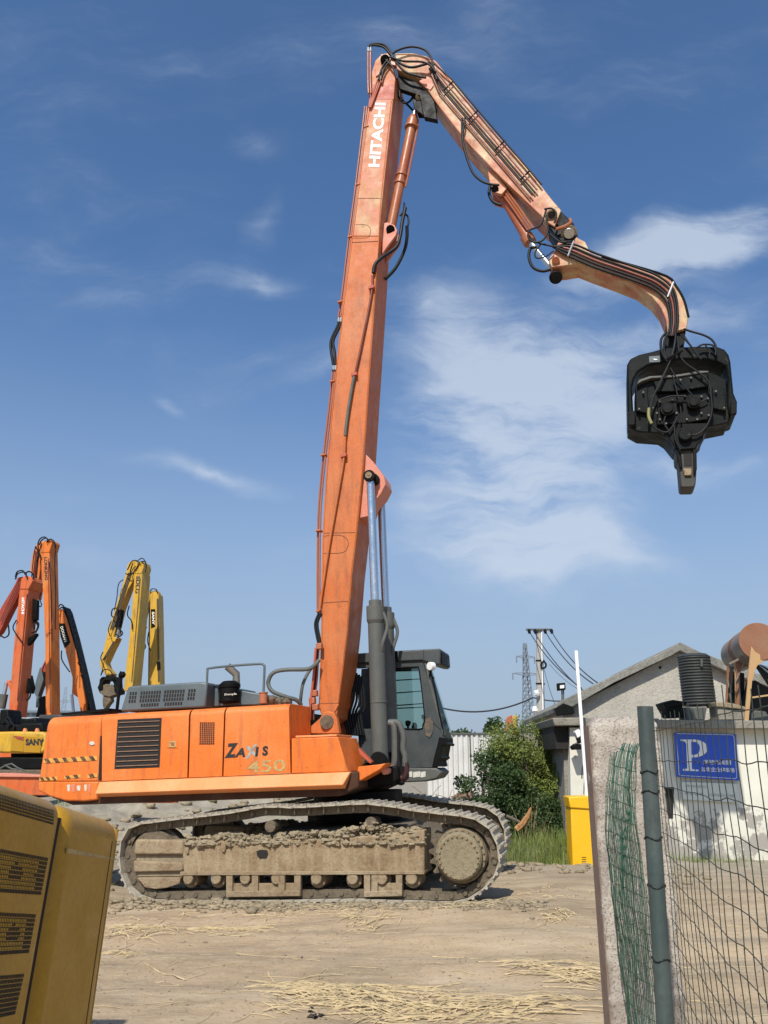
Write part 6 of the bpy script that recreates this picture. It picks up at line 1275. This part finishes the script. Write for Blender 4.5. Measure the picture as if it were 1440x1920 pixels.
# far wood
mb = MB(); r_ = random.Random(8)
for i in range(9000):
    x = r_.uniform(-140, 120); h_ = 2.5 + 1.6 * noise.noise(Vector((x * .07, 0, 0))) + .8 * noise.noise(Vector((x * .3, 4, 0))); leaf(mb, Vector((x, 125 + r_.uniform(0, 6), .5 + (h_ + .9) * r_.random() ** .7)), .8 * r_.uniform(.6, 1.3), r_, 1.3)
tag(mb.build('far_wood', leafmat('hazy_far_leaves', (.06, .09, .05), (.08, .12, .07), (.11, .14, .09)), None, smooth=False), 'low belt of distant trees along the horizon', kind='stuff')
# grass and weeds
def blades(name, spots, mat, label, n, hmin, hmax, w, seed):
    r_ = random.Random(seed); mb = MB()
    for i in range(n):
        cx, cy, rx, ry = spots[r_.randrange(len(spots))]; x = cx + r_.gauss(0, .5) * rx; y = cy + r_.gauss(0, .5) * ry; z = gh(x, y); h = r_.uniform(hmin, hmax); th = r_.random() * 6.283
        dx, dy = math.cos(th), math.sin(th); ln = r_.uniform(.1, .5) * h; p0 = Vector((x, y, z - .01)); p1 = Vector((x + dx * ln * .4, y + dy * ln * .4, z + h * .6)); p2 = Vector((x + dx * ln, y + dy * ln, z + h)); s_ = Vector((-dy, dx, 0)) * w
        if r_.random() < .5: s_ = Vector((1, 0, 0)) * w
        mb.add([p0 - s_, p0 + s_, p1 + s_ * .7, p1 - s_ * .7, p2], [(0, 1, 2, 3), (3, 2, 4)])
    return tag(mb.build(name, mat, None, smooth=False), label, kind='stuff')
blades('grass', [(gx(985, 17.2), 17.2, .8, .7), (gx(1005, 16.8), 16.8, .9, .5), (gx(970, 17.8), 17.8, .5, .6), (gx(1020, 18.4), 18.4, .6, .4)], M_leafy, 'bright green grass growing at the foot of the bushes', 9000, .10, .36, .006, 3)
blades('dry_weeds', [(gx(985, 17.0), 17.0, 1.0, .6), (gx(1030, 17.6), 17.6, .7, .5), (gx(1060, 16.8), 16.8, .3, .3)], M_leafm, 'taller scraggly weeds among the grass beside the far crawler', 1500, .2, .65, .006, 7)
blades('weeds', [(gx(1290, 17.0), 16.9, 1.4, .25), (gx(70, 22), 22, 1.4, .5), (gx(60, 20.6), 20.6, .8, .4), (gx(850, 24), 24, .8, .4), (gx(1040, 16.3), 16.3, .5, .2)], M_leafm, 'sparse weeds along the gatehouse wall', 900, .04, .2, .006, 4)
blades('dry_stalks', [(gx(1035, 18.6), 18.6, .6, .5), (gx(985, 18.0), 18.0, .5, .4), (gx(1000, 18.9), 18.9, 1.0, .4)], flat('straw_stalk', (.40, .32, .15), .8), 'tall dry stalks standing in the bushes', 90, .5, 1.3, .004, 5)
# brushwood and rubble
def heap(name, label, cat, cx, cy, r, n, ssz, mat, seed, h=.3):
    r_ = random.Random(seed); z = gh(cx, cy); o = place(name, (cx, cy, z), label, cat); mb = MB()
    for i in range(n):
        th = r_.random() * 6.283; k = r_.random() ** .6; x, y = math.cos(th) * r * k, math.sin(th) * r * k * .6; mb.lump((x, y, h * (1 - k) * r_.random() + .02 + gh(cx + x, cy + y) - z), ssz * r_.uniform(.5, 1.4), i, 6, 4, .6, (1.3, 1, .7))
    mb.build(cat + '_pile', mat, o, 0, 30); return o
heap('rubble_heap', 'small heap of grey rubble and stones at the foot of the bush by the barrier', 'rubble', gx(1052, 17.0), 17.0, .5, 70, .09, M_slab, 3, .35)
heap('brick_heap', 'reddish brush and brick debris heap in front of the white fence', 'debris', gx(865, 24), 24, 1.5, 120, .13, mud_mat('reddish_debris', (.22, .12, .08), (.28, .20, .15), (.08, .05, .04)), 4, .7)
br = place('brushwood', (gx(860, 23), 23, gh(gx(860, 23), 23)), 'tangle of dry reddish twigs on the debris heap before the white fence', 'brushwood'); mb = MB(); r_ = random.Random(6)
for i in range(170):
    p_ = Vector((r_.gauss(0, .7), r_.gauss(0, .3), .1 + .5 * r_.random())); d_ = Vector((r_.gauss(0, 1), r_.gauss(0, .5), r_.gauss(.2, .5))).normalized() * r_.uniform(.2, .6); mb.tube([p_, p_ + d_ * .5 + Vector((0, 0, .04)), p_ + d_], .009, 4)
mb.build('twigs', flat('reddish_twig', (.20, .12, .08), .9), br, 0)
lg = place('broken_log', (gx(985, 17.6), 17.6, gh(gx(985, 17.6), 17.6)), 'splintered orange brown log end sticking up beside the far crawler', 'log'); mb = MB(); Fl = Fr(Matrix.Translation(lg.location)); mb.tube([Fl.p(968, 1556), Fl.p(980, 1545), Fl.p(990, 1530), Fl.p(996, 1514)], [.07, .07, .055, .02], 7); mb.build('log_stump', flat('raw_split_wood', (.42, .20, .07), .8, var=.6), lg); mb = MB(); mb.tube([Fl.p(950, 1530), Fl.p(968, 1538), Fl.p(985, 1548)], .03, 6); mb.build('side_branch', M_bark, lg)
# mud berm and clods along the tracks, straw, pebbles
r_ = random.Random(9); mb = MB()
for i in range(3200):
    lx = r_.uniform(-3.3, 3.1); ly = -1.67 - abs(r_.gauss(0, .24)) + .1 * r_.random(); p_ = MM @ Vector((lx, ly, 0)); s_ = .006 + .032 * r_.random() ** 2 * (1.5 if lx < -.5 else .9); mb.lump((p_.x, p_.y, gh(p_.x, p_.y) + s_ * .3), s_, i, 6, 4, .6, (1.4, 1, .6))
for i in range(1300):
    x = r_.uniform(-7, 5.5); y = r_.uniform(14, 19) if i % 3 else r_.uniform(18, 26); s_ = r_.uniform(.015, .07) * (1 if y < 19 else 1.8); mb.lump((x, y, gh(x, y) + s_ * .2), s_, i, 6, 4, .6, (1.3, 1, .6))
tag(mb.build('mud_clods', M_mud, None, 0, 180), 'dried mud clods thrown up beside and behind the tracks', kind='stuff')
mb = MB()
for i in range(5200):
    y = 5.6 + 11 * r_.random() ** 1.2; x = r_.uniform(-.45, .42) * y * 1.05 + .2; s_ = r_.uniform(.002, .010) * (3 if r_.random() < .02 else 1); mb.lump((x, y, gh(x, y) + s_ * .3), s_, i, 5, 3, .5, (1.3, 1, .6))
tag(mb.build('pebbles', mud_mat('pebble', (.28, .22, .15), (.40, .33, .25), (.13, .10, .07)), None, 0, 60), 'small pebbles and crumbs scattered over the dirt', kind='stuff')
mb = MB()
def straw(x, y, th, L_, r0, lift=.0, bend=0):
    pts_ = []
    for j in range(5):
        t = j / 4 - .5; a = th + bend * t; px_ = x + math.cos(th) * L_ * t - math.sin(th) * bend * L_ * t * t; py_ = y + math.sin(th) * L_ * t + math.cos(th) * bend * L_ * t * t; pts_.append((px_, py_, gh(px_, py_) + r0 + lift * (1 - 4 * t * t) + .004))
    mb.tube(pts_, r0, 4)
def Gp(px, py): q = fr_ground(px, py); return q.x, q.y
for (px, py, rx, ry, n, th0, spread, L0) in [(600, 1868, 75, 16, 300, -.05, .5, .5), (700, 1885, 80, 14, 170, -.3, .5, .5), (680, 1850, 110, 10, 110, .05, .3, .55), (250, 1745, 45, 14, 220, .1, .7, .35), (420, 1745, 90, 8, 110, -.05, .35, .5), (1030, 1822, 70, 9, 60, -.15, .25, .7), (1090, 1835, 40, 12, 60, -.3, .3, .5), (930, 1895, 130, 14, 190, .08, .3, .6), (1040, 1738, 24, 6, 120, .0, 1.2, .16), (800, 1900, 110, 12, 90, .15, .3, .5), (690, 1732, 45, 10, 110, .2, .6, .3), (230, 1795, 35, 6, 50, .1, .4, .3), (870, 1716, 80, 5, 60, .2, .4, .35), (560, 1715, 160, 8, 90, 0, .5, .3), (1040, 1700, 60, 20, 60, 0, .8, .2)]:
    for i in range(int(n * .55)):
        x, y = Gp(px + r_.gauss(0, .65) * rx, min(1990, py + r_.gauss(0, .75) * ry)); straw(x, y, th0 + r_.gauss(0, 1) * spread * 1.2, L0 * r_.uniform(.25, 1.1), r_.uniform(.0018, .0052), r_.uniform(0, .035), r_.uniform(-.35, .35))
for i in range(420):
    y = 5.6 + 7 * r_.random() ** 1.3; x = r_.uniform(-.42, .40) * y + .3; straw(x, y, r_.gauss(0, .7), r_.uniform(.06, .38), r_.uniform(.0015, .003), 0, r_.uniform(-.3, .3))
for (a, b, c, d) in [(268, 1812, 345, 1832), (345, 1750, 455, 1762), (500, 1822, 516, 1842), (810, 1790, 870, 1790), (880, 1802, 905, 1802), (720, 1768, 715, 1757)]:
    x0, y0 = Gp(a, b); x1, y1 = Gp(c, d); straw((x0 + x1) / 2, (y0 + y1) / 2, math.atan2(y1 - y0, x1 - x0), math.hypot(x1 - x0, y1 - y0), .005, .0, .12)
tag(mb.build('straw', flat('dry_straw', (.66, .52, .30), .7, var=.5, scale=9), None, 0, 60), 'pale dry straw strewn over the dirt in loose heaps', kind='stuff')
tag(place('charred_clod', (0, 0, 0), 'x', 'x')) if False else None
ch = place('charred_clod', (*Gp(588, 1907), gh(*Gp(588, 1907))), 'dark burnt clod lying in the straw at the bottom of the picture', 'clod'); mb = MB(); mb.lump((0, 0, .01), .028, 3, 9, 6, .9, (1.3, 1, .6)); mb.lump((.05, .02, .01), .02, 5, 8, 5, .9); mb.lump((-.03, .12, .01), .028, 8, 8, 5, .7); mb.build('clod_body', flat('burnt_earth', (.05, .04, .03), .9), ch)
